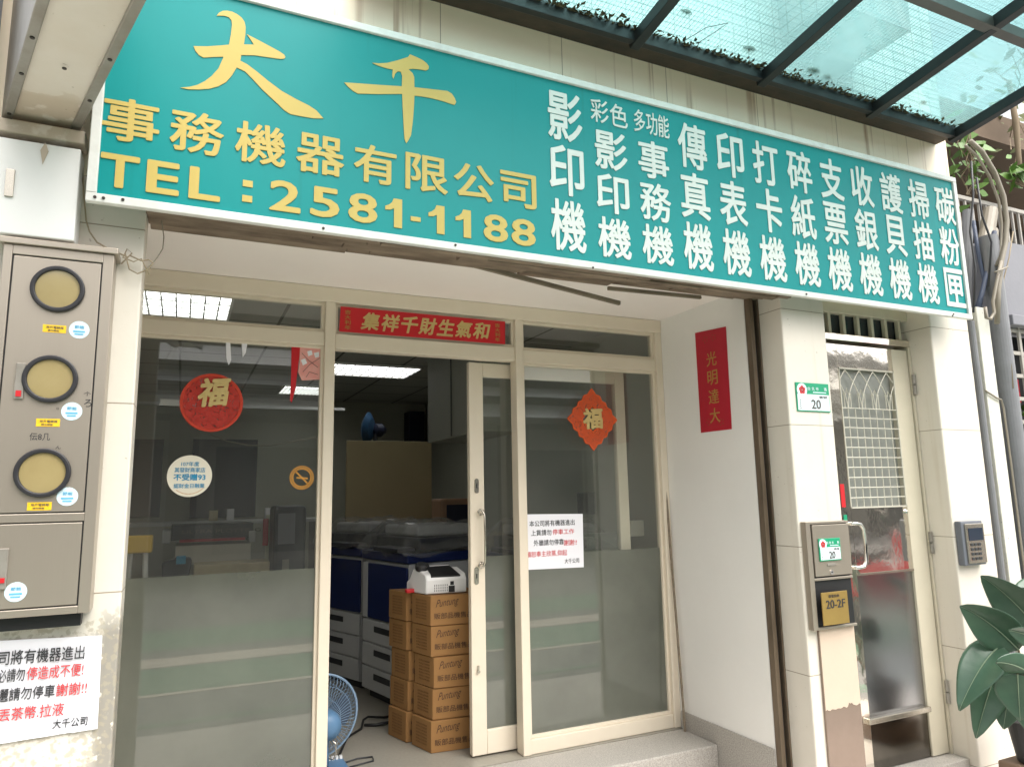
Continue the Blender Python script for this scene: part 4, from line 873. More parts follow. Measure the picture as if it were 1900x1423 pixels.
def leafy(name, lab, cat, c, n, sx, sy, sz, size, mt):
    t = thing(name, lab, cat, c); m_ = MB()
    for i in range(n):
        q = Vector(c)+Vector((random.gauss(0, sx), random.gauss(0, sy), random.gauss(0, sz))); a = random.uniform(0, 6.28); r = size*random.uniform(.6, 1.3)
        dx = Vector((math.cos(a), math.sin(a)*.6, random.uniform(-.8, .2))).normalized()*r; dy = dx.cross(Vector((random.uniform(-.4, .4), -1, random.uniform(-.2, .6)))).normalized()*r*.42
        m_.add([q-dx, q+dy-dx*.2, q+dx*.4+dy*.7, q+dx, q+dx*.4-dy*.7, q-dy-dx*.2], [(0, 1, 2, 3, 4, 5)])
    m_.build('foliage', mt, t)
    m_ = MB()
    for i in range(5):
        q = Vector(c); pts = []
        for j in range(5): pts.append(q+Vector((random.gauss(0, sx*.5), random.gauss(0, sy*.3), (j-2)*sz*.8)))
        m_.tube(pts, .004, 5)
    m_.build('stem', M['stem'], t); return t
leafy('vine', 'bright green vine tucked behind the sign corner under the canopy', 'vine', PY(1797, 300, 3.0), 70, .09, .06, .16, .06, M['vine'])
leafy('vine', 'pale green vine hanging by the railing right of the curved conduit', 'vine', PY(1885, 325, 3.1), 36, .12, .06, .05, .07, M['vine'])
leafy('shrub', 'tangled yellowish shrub above the canopy end', 'shrub', PY(1890, 190, 3.4), 120, .3, .2, .35, .06, M['leaf_dry'])
leafy('roof_plant', 'green potted leaves over the front corner of the canopy', 'plant', (3.95, 1.62, 3.95), 110, .30, .08, .10, .05, M['vine'])
leafy('window_plant', 'dark leafy plant behind the neighbour window bars', 'plant', (5.1, 2.9, 1.6), 90, .15, .02, .18, .05, M['vine'])
tag(MB().box(5.02, 5.12, 2.86, 2.9, 1.90, 2.06).build('red_packet', M['dark_red'], bevel=.003), 'dark red packet behind the neighbour window bars', 'packet')
tag(MB().tube([PY(1872, 150, 3.2), PY(1885, 230, 3.2), PY(1890, 290, 3.2), PY(1896, 345, 3.2)], [.02, .025, .02, .016], 8).build('bare_branch', M['stem'], smooth=True), 'pale bare branch hanging right of the canopy corner', 'branch')

# ================================================================== BIG LEAF PLANT
plant = thing('leafy_plant', 'big glossy dark green pot plant beside the entrance pillar', 'plant', (4.0, 2.35, GZ))
def bez(a, b, c, t): return a*(1-t)**2 + b*2*t*(1-t) + c*t*t
def big_leaf(base, tip, w, sag, fold, roll):
    base, tip = Vector(base), Vector(tip); ax = (tip-base); mid = (base+tip)/2 + Vector((0, 0, sag))
    nn = 14; mm = 6; m_ = MB(); vs = []; view = (CAM-(base+tip)/2).normalized(); side0 = ax.cross(view).normalized()
    side0 = (side0*math.cos(roll)+view*math.sin(roll)).normalized(); rib = []
    for i in range(nn+1):
        t = i/nn; c = bez(base, mid, tip, t); tg = (bez(base, mid, tip, min(1, t+.02))-bez(base, mid, tip, max(0, t-.02))).normalized()
        side = (side0-tg*side0.dot(tg)).normalized(); nrm = side.cross(tg); 
        if nrm.dot(view) < 0: nrm = -nrm
        ww = 1.22*w*(math.sin(math.pi*min(1, (t*.94+.03))**.72)**.85)*(1-.12*t) if 0 < i < nn else .004
        rib.append(c+nrm*.003)
        for j in range(-mm, mm+1):
            s = j/mm; vs.append(c + side*ww*s + nrm*(fold*ww*abs(s)**1.3 + .012*ww*math.sin(t*40+abs(s)*3) + .05*ww*math.sin(t*9+s*2)*abs(s)))
    k_ = 2*mm+1
    m_.add(vs, [(i*k_+j, i*k_+j+1, (i+1)*k_+j+1, (i+1)*k_+j) for i in range(nn) for j in range(2*mm)])
    lf = m_.build('leaf', M['leaf'], plant, smooth=True)
    so = lf.modifiers.new('thick', 'SOLIDIFY'); so.thickness = .0015
    MB().tube(rib, [.004*(1-.8*i/nn) for i in range(nn+1)], 5).build('midrib', M['leaf_rib'], lf)
for bx, by, by_, tx, ty, ty_, w, sag, fold, roll in (
    (1925, 1165, 2.30, 1820, 1068, 2.42, .085, .05, .25, .35), (1890, 1205, 2.25, 1781, 1124, 2.38, .085, .05, .35, .2),
    (1858, 1196, 2.30, 1780, 1318, 2.36, .080, .07, .2, -.3), (1862, 1215, 2.34, 1811, 1369, 2.40, .080, .05, .25, .2),
    (1888, 1250, 2.20, 1893, 1336, 2.22, .085, .02, .15, .1), (1915, 1250, 2.16, 1848, 1228, 2.20, .050, .03, -.4, .6),
    (1930, 1190, 2.15, 1871, 1169, 2.18, .045, .02, .3, .5), (1850, 1240, 2.42, 1816, 1180, 2.50, .070, .02, .2, .9),
    (1925, 1120, 2.40, 1868, 1100, 2.50, .075, .05, .2, .9), (1850, 1215, 2.42, 1822, 1300, 2.45, .085, .03, .2, .4),
    (1930, 1240, 2.3, 1925, 1340, 2.3, .08, .03, .2, .0), (1912, 1262, 2.18, 1918, 1368, 2.2, .085, .02, .2, .15), (1880, 1262, 2.30, 1862, 1352, 2.33, .075, .03, .2, -.2), (1905, 1130, 2.45, 1935, 1065, 2.5, .07, .03, .2, .3)):
    big_leaf(PY(bx, by, by_), PY(tx, ty, ty_), w, sag, fold, roll)
hub = PY(1915, 1335, 2.38)
m_ = MB()
for bx, by, by_ in ((1925, 1165, 2.30), (1890, 1205, 2.25), (1858, 1196, 2.30), (1862, 1215, 2.34), (1888, 1250, 2.20), (1915, 1250, 2.16), (1850, 1240, 2.42)):
    e = PY(bx, by, by_); m_.tube([hub+Vector((random.uniform(-.03, .03), random.uniform(-.03, .03), -.02)), hub.lerp(e, .5)+Vector((0, 0, .03)), e], [.008, .006, .005], 6)
m_.build('stalk', M['stem'], plant, smooth=True)
m_ = MB(); m_.lathe([(.085, -.20), (.115, -.005), (.12, 0), (.105, 0), (.095, -.03), (.001, -.03)], hub, UZ, 28); m_.build('pot', M['pot'], plant)
st2 = hub.z-.205
m_ = MB(); m_.box(hub.x-.13, hub.x+.15, hub.y-.12, hub.y+.12, GZ, st2); tag(m_.build('plant_stand', M['terracotta'], bevel=.01), 'brown block stand under the black plant pot', 'stand')

# ================================================================== INTERIOR
CEZ = 2.52
def troffer(c, lab, l=.46):
    t = thing('ceiling_light', lab, 'ceiling light', (c[0], c[1], CEZ-.02), 'louvred ceiling lights in the shop'); x, y = c; w = .29
    m_ = MB(); m_.box(x-l, x+l, y-w, y-w+.015, CEZ-.02, CEZ-.001); m_.box(x-l, x+l, y+w-.015, y+w, CEZ-.02, CEZ-.001); m_.box(x-l, x-l+.015, y-w, y+w, CEZ-.02, CEZ-.001); m_.box(x+l-.015, x+l, y-w, y+w, CEZ-.02, CEZ-.001)
    m_.build('frame', M['white_plastic'], t); MB().box(x-l+.015, x+l-.015, y-w+.015, y+w-.015, CEZ-.004, CEZ-.001).build('diffuser', M['lamp'], t)
    m_ = MB()
    for i in range(1, 12): xx = x-l+i*2*l/12; m_.box(xx-.004, xx+.004, y-w+.015, y+w-.015, CEZ-.028, CEZ-.006)
    for i in range(1, 4): yy = y-w+i*2*w/4; m_.box(x-l+.015, x+l-.015, yy-.008, yy+.008, CEZ-.030, CEZ-.008)
    m_.build('louvre', M['louvre'], t)
p1 = PZ(330, 562, CEZ); p2 = PZ(690, 686, CEZ)
troffer((p1.x-.16, p1.y), 'lit louvred ceiling light seen through the left transom'); troffer((p2.x-.06, p2.y), 'lit louvred ceiling light seen through the open doorway')
p3 = PZ(560, 722, CEZ); troffer((p3.x+.02, min(p3.y, 8.2)), 'lit louvred ceiling light deep behind the left pane', .24)
# cartons
fx = Vector((1.480-1.272, 3.829-3.848, 0)).normalized(); fy = Vector((-fx.y, fx.x, 0))
skew = Vector((1.219-1.272, 4.045-3.848, 0)).normalized()
BH = .1625; BWD = .40; BD = .195
def make_carton(o, lab):
    t = thing('carton', lab, 'carton', o, 'brown cartons stacked inside the doorway'); o = Vector(o)
    p = [o, o+fx*BWD, o+fx*BWD+skew*BD, o+skew*BD]
    MB().poly([q+Vector((0, 0, .001)) for q in p], (0, 0, BH-.003)).build('box', M['carton'], t, bevel=.004)
    nf = fx.cross(UZ)
    tx = MB(); tx.text('Puntung', o+fx*.025+Vector((0, 0, .085)), (fx+UZ*.10).normalized(), UZ, .125, .052, off=-.006, thick=.0006, proud=.0008, shear=.3)
    tx.build('script_print', M['carton_ink'], t); tx = MB()
    tx.text('販部品機售品', o+fx*.02+Vector((0, 0, .036)), fx, UZ, .22, .032, off=.004, thick=.0006, proud=.0008); tx.build('front_print', M['carton_ink'], t)
    tx = MB(); rt = -skew
    for i in range(7): tx.text('紙張品名規格數', o+skew*.15+Vector((0, 0, .030+i*.016)), rt, UZ, .11, .009, thick=.0004, proud=.0006)
    tx.build('side_print', mat_brown, t)
    return t
mat_brown = mat('faint brown print', srgb(120, 84, 46), .8)
def copy_thing(o, loc, lab):
    r = o.copy(); COL.objects.link(r); r.location = loc; r['label'] = lab
    for ch in o.children:
        c = ch.copy(); COL.objects.link(c); c.parent = r
        for gch in ch.children:
            d_ = gch.copy(); COL.objects.link(d_); d_.parent = c
    return r
names = ['bottom', 'second from bottom', 'middle', 'second from top', 'topmost']
offs = [(0, 0), (.012, .01), (.016, .0), (.004, .012), (.0, .006)]
first = None
for st_i, (ox, oy) in enumerate(((1.272, 3.848), (1.200, 4.075))):
    for lv in range(5):
        loc = Vector((ox+offs[lv][0], oy+offs[lv][1], lv*BH)); lab = ('%s carton of the front stack behind the sliding door' if st_i == 0 else '%s carton of the rear stack between copiers and front stack') % names[lv]
        if first is None: first = make_carton(loc, lab)
        else: copy_thing(first, loc, lab)
# scanner/projector on top
pj = thing('document_projector', 'white projector machine with black top resting on the cartons', 'projector', (1.38, 3.93, 5*BH))
z0 = 5*BH; o = Vector((1.262, 3.90, z0)) ; ux = fx; uy = skew
def pj_pt(a, b, c): return o+ux*a+uy*b+Vector((0, 0, c))
m_ = MB(); W2, D2 = .235, .21
sec = [(0, .0), (0, .075), (.012, .105), (.09, .135), (.14, .13), (D2-.03, .07), (D2, .055), (D2, 0)]
m_.poly([pj_pt(0, b, c+.001) for b, c in sec], ux*W2); m_.build('body', M['white_plastic'], pj, bevel=.008, seg=3)
MB().poly([pj_pt(.03, .006, .0885), pj_pt(W2-.035, .006, .0885), pj_pt(W2-.05, .092, .137), pj_pt(.05, .092, .137)], (-.0, -.006, .010)).build('control_panel', M['black'], pj, bevel=.002)
MB().poly([pj_pt(.07, .09, .137), pj_pt(W2-.05, .09, .137), pj_pt(W2-.05, .135, .132), pj_pt(.07, .135, .132)], (0, 0, .012)).build('tray', M['white_plastic'], pj, bevel=.003)
MB().lathe([(.035, 0), (.04, .01), (.04, .03), (.03, .04)], pj_pt(.03, .10, .125), (0, -.3, 1), 20).build('lens', M['black'], pj)
m_ = MB()
for i in range(7):
    for j in range(3): m_.add([pj_pt(.045+i*.012, -.001, .014+j*.014), pj_pt(.050+i*.012, -.001, .014+j*.014), pj_pt(.050+i*.012, -.001, .024+j*.014), pj_pt(.045+i*.012, -.001, .024+j*.014)], [(0, 1, 2, 3)])
m_.build('vent', mat('vent grey', srgb(120, 118, 116), .6), pj)
for a, c, s in ((.145, .025, .017), (.147, .056, .010)): MB().poly([pj_pt(a-s, -.001, c-s), pj_pt(a+s, -.001, c-s), pj_pt(a+s, -.001, c+s), pj_pt(a-s, -.001, c+s)], -uy*.002).build('socket', M['black'], pj)
tag(MB().box(1.185, 1.235, 4.02, 4.06, 5*BH, 5*BH+.022).build('red_clip', M['red'], bevel=.006), 'small red clip lying behind the white projector on the cartons', 'clip')

# copiers
def copier(center, th, lab, covered=True, parts3=3):
    t = thing('copier', lab, 'copier', (center[0], center[1], 0), 'copiers along the right wall')
    R = Matrix.Rotation(th, 4, 'Z'); C0 = Vector((center[0], center[1], 0))
    def bx(mb, x0, x1, y0, y1, z0, z1):
        tmp = MB().box(x0, x1, y0, y1, z0, z1); mb.add([C0+R @ v for v in tmp.v], tmp.f); return mb
    w, dp = .31, .31
    bx(MB(), -w, w, -dp+.02, dp, .05, .92).build('body', M['copier_white'], t, bevel=.008)
    bx(MB(), -w+.03, w-.03, -dp+.05, dp-.03, .0, .05).build('base', M['copier_dark'], t)
    for i in range(3):
        z = .06+i*.155; tr = bx(MB(), -w, w, -dp, -dp+.019, z, z+.148).build('tray', M['copier_white'], t, bevel=.006)
        bx(MB(), -.13, .10, -dp-.004, -dp+.001, z+.075, z+.115).build('handle', M['dark'], tr, bevel=.004)
    bx(MB(), -w+.07, w, -dp, -dp+.019, .53, .90).build('front_door', M['copier_blue'], t, bevel=.008)
    bx(MB(), -w, -w+.068, -dp, -dp+.019, .53, .90).build('side_door', M['copier_white'], t, bevel=.004)
    bx(MB(), -w-.02, w+.02, -dp, dp, .925, .985).build('output_shelf', M['copier_blue'], t, bevel=.006)
    bx(MB(), -w, w, -dp+.1, dp, 1.0, 1.08).build('scanner', M['copier_dark'], t, bevel=.01)
    bx(MB(), -w+.05, w-.1, -dp+.14, dp-.03, 1.085, 1.16).build('document_feeder', M['copier_white'], t, bevel=.02)
    bx(MB(), -.1, .25, -dp-.03, -dp+.1, .99, 1.02).build('control_panel', M['copier_dark'], t, bevel=.006)
    if covered:   # draped clear sheet
        m_ = MB(); nn = 12; vs = []
        for j in range(nn+1):
            for i in range(nn+1):
                u, v = i/nn*2-1, j/nn*2-1; e = max(abs(u), abs(v)); zz = 1.175 - .20*max(0, e-.72)/.28 + .012*random.random() + .02*math.sin(u*7+v*4)
                vs.append(C0+R @ Vector((u*(w+.04), v*(dp+.035), zz)))
        m_.add(vs, [(j*(nn+1)+i, j*(nn+1)+i+1, (j+1)*(nn+1)+i+1, (j+1)*(nn+1)+i) for j in range(nn) for i in range(nn)])
        m_.build('dust_sheet', M['plastic_sheet'], t)
    return t
copier((1.57, 4.92), math.radians(-77), 'white and navy copier with open paper trays behind the cartons')
copier((1.39, 5.69), math.radians(-70), 'shaded navy copier farthest back beside the doorway mullion')
copier((2.18, 4.25), math.radians(-86), 'dark copier half hidden behind the sliding door stile')
tag(MB().box(1.6, 2.7, 5.40, 5.9, .0, 1.03).build('counter', M['tan_board'], bevel=.004), 'low tan counter behind the covered copiers', 'counter')
tag(MB().box(PY(643, 890, 6.15).x, PY(801, 890, 6.15).x, 6.15, 6.19, .0, PY(700, 818, 6.15).z).build('partition_panel', M['tan_board'], bevel=.003), 'plain tan partition panel standing behind the copiers', 'partition')
wc = thing('wall_cupboard', 'pale hanging cupboard against the ceiling on the right', 'cupboard', (2.2, 4.9, 1.77))
MB().box(1.76, 2.08, 4.30, 5.40, 1.77, 2.519).build('body', mat('dull grey laminate', srgb(140, 140, 130), .6, var=.15), wc, bevel=.004)
for y in (4.84,): MB().box(1.752, 1.759, y-.002, y+.002, 1.78, 2.50).build('door_gap', M['dark'], wc)
tag(MB().cyl((1.70, 4.42, 2.42), (1.70, 4.36, 2.40), .03, 14).build('ceiling_camera', M['dark']), 'small dark round camera by the hanging cupboard', 'camera')
def crt(p, lab):
    t = thing('monitor', lab, 'monitor', p); x, y, z = p
    MB().box(x-.15, x+.15, y, y+.25, z, z+.30).build('casing', mat('aged beige plastic', srgb(150, 120, 96), .6), t, bevel=.02)
    MB().box(x-.10, x+.12, y-.006, y+.01, z+.05, z+.25).build('screen', M['navy'], t); return t
q = PY(850, 945, 5.55); crt((q.x, 5.55, 1.031), 'small old beige monitor on the tan counter')
tag(MB().box(PY(757, 900, 8.5).x, PY(786, 900, 8.5).x, 8.45, 8.68, 1.5, 2.4).build('dark_locker', M['navy'], bevel=.003), 'tall dark navy locker against the rear wall', 'locker')
rf = thing('rear_fan', 'dark blue fan standing above the tan partition', 'fan', (PY(690, 812, 6.6).x, 6.6, 1.0))
q = PY(682, 795, 6.6); m_ = MB(); m_.lathe([(.01, -.04), (.10, -.03), (.155, 0), (.10, .04), (.01, .05)], q, (.8, -.5, -.1), 26); m_.build('fan_head', mat('deep blue plastic', srgb(34, 66, 96), .4), rf)
m_ = MB(); m_.lathe([(.01, 0), (.06, .03), (.065, .09), (.03, .14), (.01, .15)], q+Vector((.05, .02, -.01)), (.9, .3, 0), 18); m_.build('motor', M['navy'], rf)
m_ = MB(); m_.tube([q+Vector((.08, .02, -.05)), (q.x+.08, 6.62, 1.0), (q.x+.08, 6.62, .01)], .02, 8); m_.lathe([(.16, 0), (.16, .02), (.03, .03)], (q.x+.08, 6.62, 0), UZ, 24); m_.build('stand', M['dark'], rf)
# blue fan by the door
fn = thing('floor_fan', 'light blue floor fan standing just inside the doorway', 'fan', (.71, 3.86, 0))
FC = Vector((.690, 3.92, .250)); fdir = Vector((-.15, 1, .08)).normalized(); FR = .208
fa = fdir.orthogonal().normalized(); fb = fdir.cross(fa)
m_ = MB()
def circ(r, off, n=48): return [FC+fdir*off+(fa*math.cos(i*2*math.pi/n)+fb*math.sin(i*2*math.pi/n))*r for i in range(n+1)]
m_.tube(circ(FR, 0), .006, 6)
for r, of in ((.16, -.045), (.10, -.055), (.16, .045), (.10, .06), (.05, .065)): m_.tube(circ(r, of, 36), .0013, 4)
for i in range(60):
    a = i*2*math.pi/60; dr = fa*math.cos(a)+fb*math.sin(a); tw = fa*math.cos(a+.35)+fb*math.sin(a+.35)
    m_.tube([FC+tw*.055-fdir*.058, FC+dr*.13-fdir*.055, FC+dr*.18-fdir*.035, FC+dr*FR], .0014, 4); m_.tube([FC+tw*.03+fdir*.066, FC+dr*.13+fdir*.056, FC+dr*.18+fdir*.035, FC+dr*FR], .0014, 4)
m_.build('guard', M['wire'], fn)
m_ = MB()
for i in range(3):
    a0 = i*2.094; vs = []
    for r in (.04, .11, .175):
        for k_ in range(5): a = a0+k_*.28-.1+r*1.5; vs.append(FC+(fa*math.cos(a)+fb*math.sin(a))*r+fdir*(.018*(k_-2)*.6))
    m_.add(vs, [(r*5+k_, r*5+k_+1, (r+1)*5+k_+1, (r+1)*5+k_) for r in range(2) for k_ in range(4)])
bl = m_.build('blade', M['fan_blade'], fn); bl.modifiers.new('thick', 'SOLIDIFY').thickness = .002
m_ = MB(); m_.lathe([(.02, 0), (.055, .005), (.068, .03), (.072, .08), (.06, .12), (.02, .135)], FC-fdir*.055, -fdir, 28); m_.build('motor_housing', M['blue_plastic'], fn, smooth=True)
m_ = MB(); m_.tube([FC-fdir*.10-Vector((0, 0, .04)), (.705, 3.82, .13), (.70, 3.81, .05)], [.028, .022, .03], 12); m_.build('neck', M['blue_plastic'], fn, smooth=True)
m_ = MB(); m_.tube([(.735, 3.80, .165), (.755, 3.79, .15), (.758, 3.79, .10), (.745, 3.79, .075), (.725, 3.8, .08)], .004, 6); m_.build('clip', M['satin_steel'], fn)
m_ = MB(); m_.box(.57, .825, 3.72, 3.94, .001, .035); bo = m_.build('base', M['blue_plastic'], fn, bevel=.02, seg=3)
for i in range(4): MB().box(.74+i*.02, .753+i*.02, 3.90, 3.918, .034, .05).build('button', M['white_plastic'], fn)
m_ = MB(); m_.tube([(.80, 3.97, .006), (.92, 4.30, .007), (1.03, 4.42, .008), (1.06, 4.50, .03), (1.10, 4.55, .03), (1.2, 4.56, .01), (1.3, 4.56, .01)], .007, 6); m_.tube([(1.06, 4.47, .01), (1.12, 4.43, .012), (1.22, 4.44, .014), (1.28, 4.46, .012)], .009, 6)
tag(m_.build('power_cable', M['black'], smooth=True), 'black power cable snaking over the floor behind the blue fan', 'cable')
m_ = MB(); m_.tube([(.82, 3.92, .006), (.90, 3.95, .006), (.98, 3.94, .006), (.97, 3.88, .006), (.84, 3.85, .006)], .004, 6)
tag(m_.build('fan_cord', M['dark'], smooth=True), 'thin dark cord looping out from the blue fan base', 'cable')
# behind the left pane
PLY = 6.6
pt = thing('plotter', 'wide grey plotter with black cover and red edge behind the left pane', 'plotter', PY(400, 1060, PLY))
def rb(mb, px0, py0, px1, py1, Y, dpt, name, mt, par, bv=.004):
    a, b = PY(px0, (py0+py1)/2, Y), PY(px1, (py0+py1)/2, Y); c, d = PY((px0+px1)/2, py1, Y), PY((px0+px1)/2, py0, Y)
    return mb.box(a.x, b.x, Y, Y+dpt, c.z, d.z).build(name, mt, par, bevel=bv)
rb(MB(), 325, 1010, 465, 1045, PLY, .5, 'body', mat('warm grey plastic', srgb(214, 208, 192), .5), pt)
rb(MB(), 318, 972, 470, 1000, PLY+.02, .4, 'cover', M['copier_dark'], pt)
rb(MB(), 333, 999, 455, 1004, PLY-.01, .1, 'red_strip', M['dark_red'], pt, 0)
rb(MB(), 301, 985, 316, 1008, PLY-.02, .4, 'end_cap', M['copier_white'], pt); rb(MB(), 462, 985, 474, 1005, PLY-.02, .4, 'end_cap', M['copier_white'], pt)
t = MB(); a = PY(338, 986, PLY+.018); t.text('ULTRA PLOTTING', (a.x, PLY+.02, a.z-.02), RX, UZ, .62, .03, thick=.001); t.build('lettering', M['ink_faded'], pt)
a = PY(325, 1010, PLY); b = PY(465, 1010, PLY); zl = PY(400, 1046, PLY).z
m_ = MB(); m_.box(a.x+.05, a.x+.12, PLY+.1, PLY+.3, 0.0, zl); m_.box(b.x-.12, b.x-.05, PLY+.1, PLY+.3, 0.0, zl); m_.build('leg', M['dark'], pt)
bt = thing('bench', 'long pale bench top carrying small boxes behind the plotter', 'bench', PY(380, 966, 7.4))
zq = PY(420, 966, 7.4).z; MB().box(-.6, 1.35, 7.3, 7.8, zq-.03, zq).build('top', M['copier_white'], bt, bevel=.003)
m_ = MB()
for x in (-.5, 1.25): m_.box(x-.03, x+.03, 7.35, 7.7, 0, zq-.031)
m_.build('leg', M['dark'], bt)
for px0, px1, h, lab, mt in ((388, 404, .10, 'cream bottle-like box on the far bench', 'tan_board'), (421, 434, .11, 'bright white box at the middle of the far bench', 'paper'), (492, 504, .11, 'bright white box at the right end of the far bench', 'paper')):
    a, b = PY(px0, 960, 7.5), PY(px1, 960, 7.5); tag(MB().box(a.x, b.x, 7.5, 7.58, zq+.001, zq+h).build('small_box', M[mt], bevel=.002), lab, 'box')
rb(MB(), 488, 962, 498, 1012, 6.3, .02, 'red_tag', M['dark_red'], None); tag(bpy.data.objects['red_tag'], 'upright red strip tag on the pale post behind the left pane', 'tag')
a = PY(500, 1000, 6.33); tag(MB().box(a.x-.03, a.x+.02, 6.33, 6.37, 0, PY(500, 955, 6.33).z).build('post', M['frame_in']), 'thin pale post beside the dark tower machine', 'post')
tw = thing('tower_machine', 'tall charcoal tower machine at the right of the left pane', 'machine', PY(535, 1060, 6.0))
a, b = PY(508, 1000, 6.0), PY(568, 1000, 6.0); zt = PY(535, 938, 6.0).z
MB().box(a.x, b.x, 6.0, 6.35, .0, zt).build('body', M['copier_dark'], tw, bevel=.03)
MB().box(a.x+.03, a.x+.16, 5.994, 6.001, zt-.30, zt-.06).build('front_panel', M['grey_wall'], tw)
MB().box(a.x+.07, a.x+.12, 5.99, 6.001, .5, zt-.42).build('slot_panel', M['grey_alu'], tw)
lb = thing('boxes_shelf', 'low shelf of pale cartons under the plotter', 'shelf', PY(420, 1070, 5.6))
rb(MB(), 360, 1045, 500, 1075, 5.9, .3, 'shelf_boxes', mat('pale carton', srgb(186, 172, 140), .7, var=.4, vscale=12), lb)
ld = thing('stepladder', 'yellow topped aluminium stepladder behind the left pane', 'ladder', PY(255, 1060, 5.4))
a = PY(258, 960, 5.4); m_ = MB(); m_.bar((a.x-.04, 5.4, 1.02), (a.x-.10, 5.3, .0), .03, .02); m_.bar((a.x+.05, 5.4, 1.02), (a.x+.10, 5.3, 0.0), .03, .02); m_.bar((a.x-.04, 5.45, 1.02), (a.x-.08, 5.7, .0), .03, .02); m_.bar((a.x+.05, 5.45, 1.02), (a.x+.08, 5.7, .0), .03, .02)
for z in (.25, .5, .75): m_.bar((a.x-.08, 5.37, z), (a.x+.08, 5.37, z), .06, .02)
m_.build('rails', M['alu'], ld); MB().box(a.x-.08, a.x+.09, 5.36, 5.5, 1.02, 1.13).build('top_cap', M['yellow_label'], ld, bevel=.01)
tag(MB().poly([PY(x, y, 5.0) for x, y in ((300, 1045), (322, 1038), (330, 1034), (342, 1034), (356, 1036), (355, 1050), (350, 1068), (300, 1074))], (0, .12, 0)).build('black_bag', M['dark'], bevel=.01), 'black bag slumped behind the top edge of the frosting', 'bag')
tag(MB().box(PY(327, 1035, 4.98).x, PY(345, 1035, 4.98).x, 4.96, 4.99, PY(335, 1046, 4.98).z, PY(335, 1031, 4.98).z).build('teal_cloth', mat('teal cloth', srgb(40, 120, 150), .7), bevel=.004), 'small teal cloth lying on the black bag', 'cloth')
wd = thing('dark_window', 'dark navy window on the rear wall behind the left pane', 'window', PY(415, 905, 8.68))
rb(MB(), 355, 815, 476, 960, 8.66, .035, 'glass', M['navy'], wd, 0); rb(MB(), 240, 815, 300, 960, 8.66, .035, 'glass', M['navy'], wd, 0)
tag(MB().box(-.74, 1.4, 6.88, 6.94, PY(420, 752, 6.88).z-.012, PY(420, 752, 6.88).z+.012).build('hanging_rail', M['copier_white']), 'long pale horizontal rail hung across the rear of the shop', 'rail')
hl = PY(320, 747, 6.8); tag(MB().box(hl.x-.10, hl.x+.14, 6.78, 6.86, hl.z-.03, hl.z+.03).build('rail_fitting', M['satin_steel'], bevel=.003), 'silver lamp fitting clamped on the long pale rail', 'fitting')
m_ = MB(); m_.tube([PY(x, y, 6.5) for x, y in ((390, 806), (420, 818), (460, 826), (500, 827), (540, 820), (590, 810))], .005, 5); tag(m_.build('sagging_cable', M['conduit']), 'thin pale cable sagging across the dim interior', 'cable')
# seen through the right pane
tag(MB().box(2.0, 2.6, 3.95, 4.0, .0, 1.10).build('grey_box', mat('green grey board', srgb(120, 130, 120), .7)), 'grey green board standing behind the right frosted pane', 'board')
q = PY(1183, 980, 3.9); tag(MB().box(q.x-.05, q.x+.05, 3.9, 3.93, q.z-.05, q.z+.05).build('mug_card', M['sticker_cream']), 'small square card hanging behind the right pane', 'card')
q = PY(1112, 1003, 4.4); tag(MB().box(q.x-.04, q.x+.04, 4.4, 4.46, q.z-.04, q.z+.05).build('paper_cup', M['paper'], bevel=.01), 'pale cup behind the right pane beside the notice', 'cup')
m_ = MB(); m_.box(2.0, 2.7, 4.38, 4.75, .0, PY(1112, 1022, 4.4).z-.02); tag(m_.build('side_table', M['tan_board']), 'tan side table behind the right pane', 'table')
a = PY(1090, 960, 4.6); tag(MB().box(a.x, a.x+.32, 4.58, 4.75, 1.2, 1.36).build('desk_printer', M['copier_dark'], bevel=.01), 'dark desk printer behind the right pane', 'printer')

# ================================================================== ACROSS THE STREET (seen in reflections)
ob = thing('opposite_building', 'grey banded building across the street mirrored in the glass', 'building', (0, -10, GZ))
MB().box(-25, 25, -14, -9.5, 3.2, 5.4).build('upper_wall', mat('pale street facade', srgb(150, 148, 142), .6, var=.2, vscale=1.2), ob)
MB().box(-25, 25, -14, -11.0, GZ, 3.2).build('arcade_wall', M['opp_wall'], ob)
m_ = MB()
for k_, (z, h) in enumerate(((3.25, .42), (3.78, .34), (4.22, .5))): m_.poly([(-25, -8.55-k_*.05, z), (-25, -8.53-k_*.05, z), (-25, -9.3, z+h), (-25, -9.32, z+h)], (50, 0, 0))
m_.build('added_awning', mat('added bright awning', srgb(238, 238, 234), .6), ob)  # unseen awning added, sloped skyward to brighten the pane reflections
m_ = MB()
for z in (5.0,): m_.box(-25, 25, -9.52, -9.42, z, z+.10)
for i in range(13): x = -24+i*4; m_.box(x-.3, x+.3, -10.2, -9.6, GZ, 3.199)
m_.build('ledge', M['opp_dark'], ob)
m_ = MB()
for i in range(12): x = -22+i*4; m_.box(x-1.3, x+1.3, -11.02, -10.98, .1, 2.6)
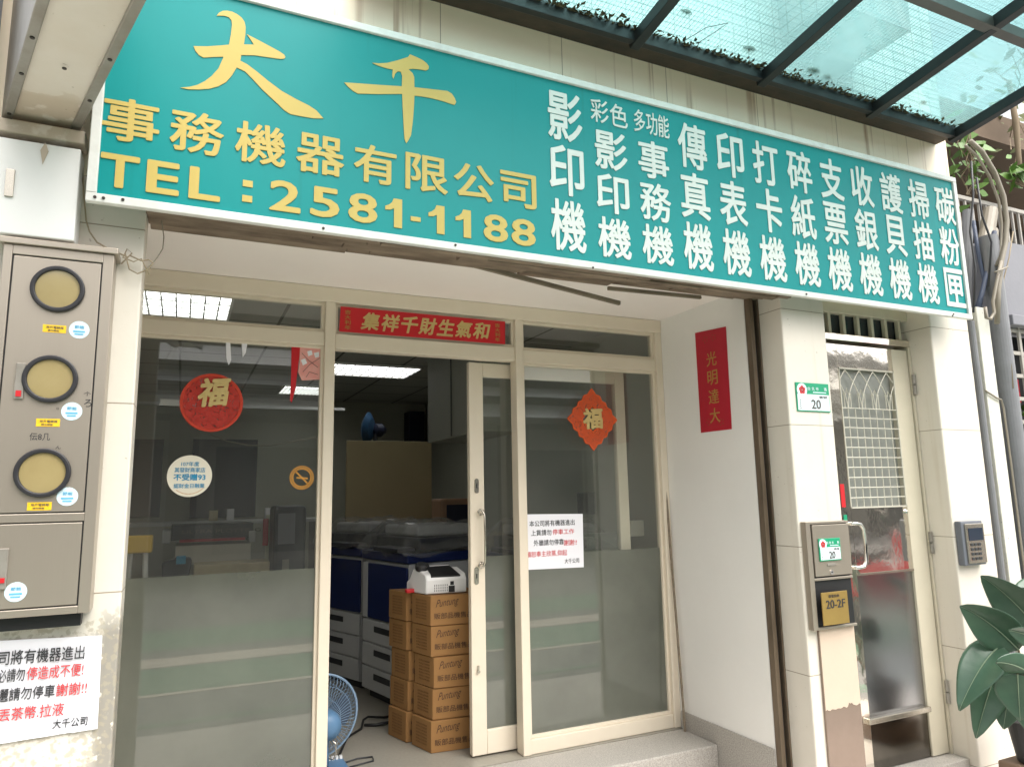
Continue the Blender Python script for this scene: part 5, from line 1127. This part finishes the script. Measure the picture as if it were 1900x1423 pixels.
m_.build('shop_window', M['opp_dark'], ob)

sc = thing('scooter', 'red parked scooter mirrored in the polished entrance door', 'scooter', (7.0, .1, GZ))
wx, wy, wz = 7.0, .1, GZ
for dx in (-.62, .62):
    w_o = MB().lathe([(.14, -.04), (.21, -.045), (.23, 0), (.21, .045), (.14, .04)], (wx+dx, wy, wz+.23), (0, 1, 0), 24).build('wheel', M['rubber'], sc)
    MB().cyl((wx+dx, wy-.03, wz+.23), (wx+dx, wy+.03, wz+.23), .13, 20).build('rim', M['satin_steel'], w_o)
MB().poly([(wx-.75, wy-.15, wz+.42), (wx-.10, wy-.15, wz+.30), (wx-.02, wy-.15, wz+.72), (wx-.55, wy-.15, wz+.78), (wx-.88, wy-.15, wz+.66)], (0, .30, 0)).build('rear_body', M['red_paint'], sc, bevel=.05, seg=3)
MB().poly([(wx+.30, wy-.17, wz+.28), (wx+.48, wy-.17, wz+.40), (wx+.62, wy-.17, wz+.95), (wx+.46, wy-.17, wz+1.0)], (0, .34, 0)).build('front_shield', M['red_paint'], sc, bevel=.05, seg=3)
MB().box(wx-.12, wx+.34, wy-.15, wy+.15, wz+.24, wz+.31).build('footboard', M['dark'], sc, bevel=.02)
MB().box(wx-.72, wx+.0, wy-.14, wy+.14, wz+.76, wz+.86).build('seat', M['black'], sc, bevel=.04, seg=3)
MB().bar((wx+.60, wy, wz+.23), (wx+.46, wy, wz+1.02), .05, .05).build('fork', M['dark'], sc)
MB().tube([(wx+.38, wy-.34, wz+1.04), (wx+.45, wy-.12, wz+1.02), (wx+.45, wy+.12, wz+1.02), (wx+.38, wy+.34, wz+1.04)], .018, 8).build('handlebar', M['black'], sc)
MB().lathe([(.02, 0), (.08, .02), (.09, .08)], (wx+.62, wy, wz+.86), (1, 0, .1), 20).build('headlight', M['plate_white'], sc)
for dy in (-.30, .30): MB().lathe([(.05, 0), (.06, .01), (.05, .02)], (wx+.42, wy+dy, wz+1.20), (-1, 0, 0), 16).build('mirror', M['chrome'], sc)
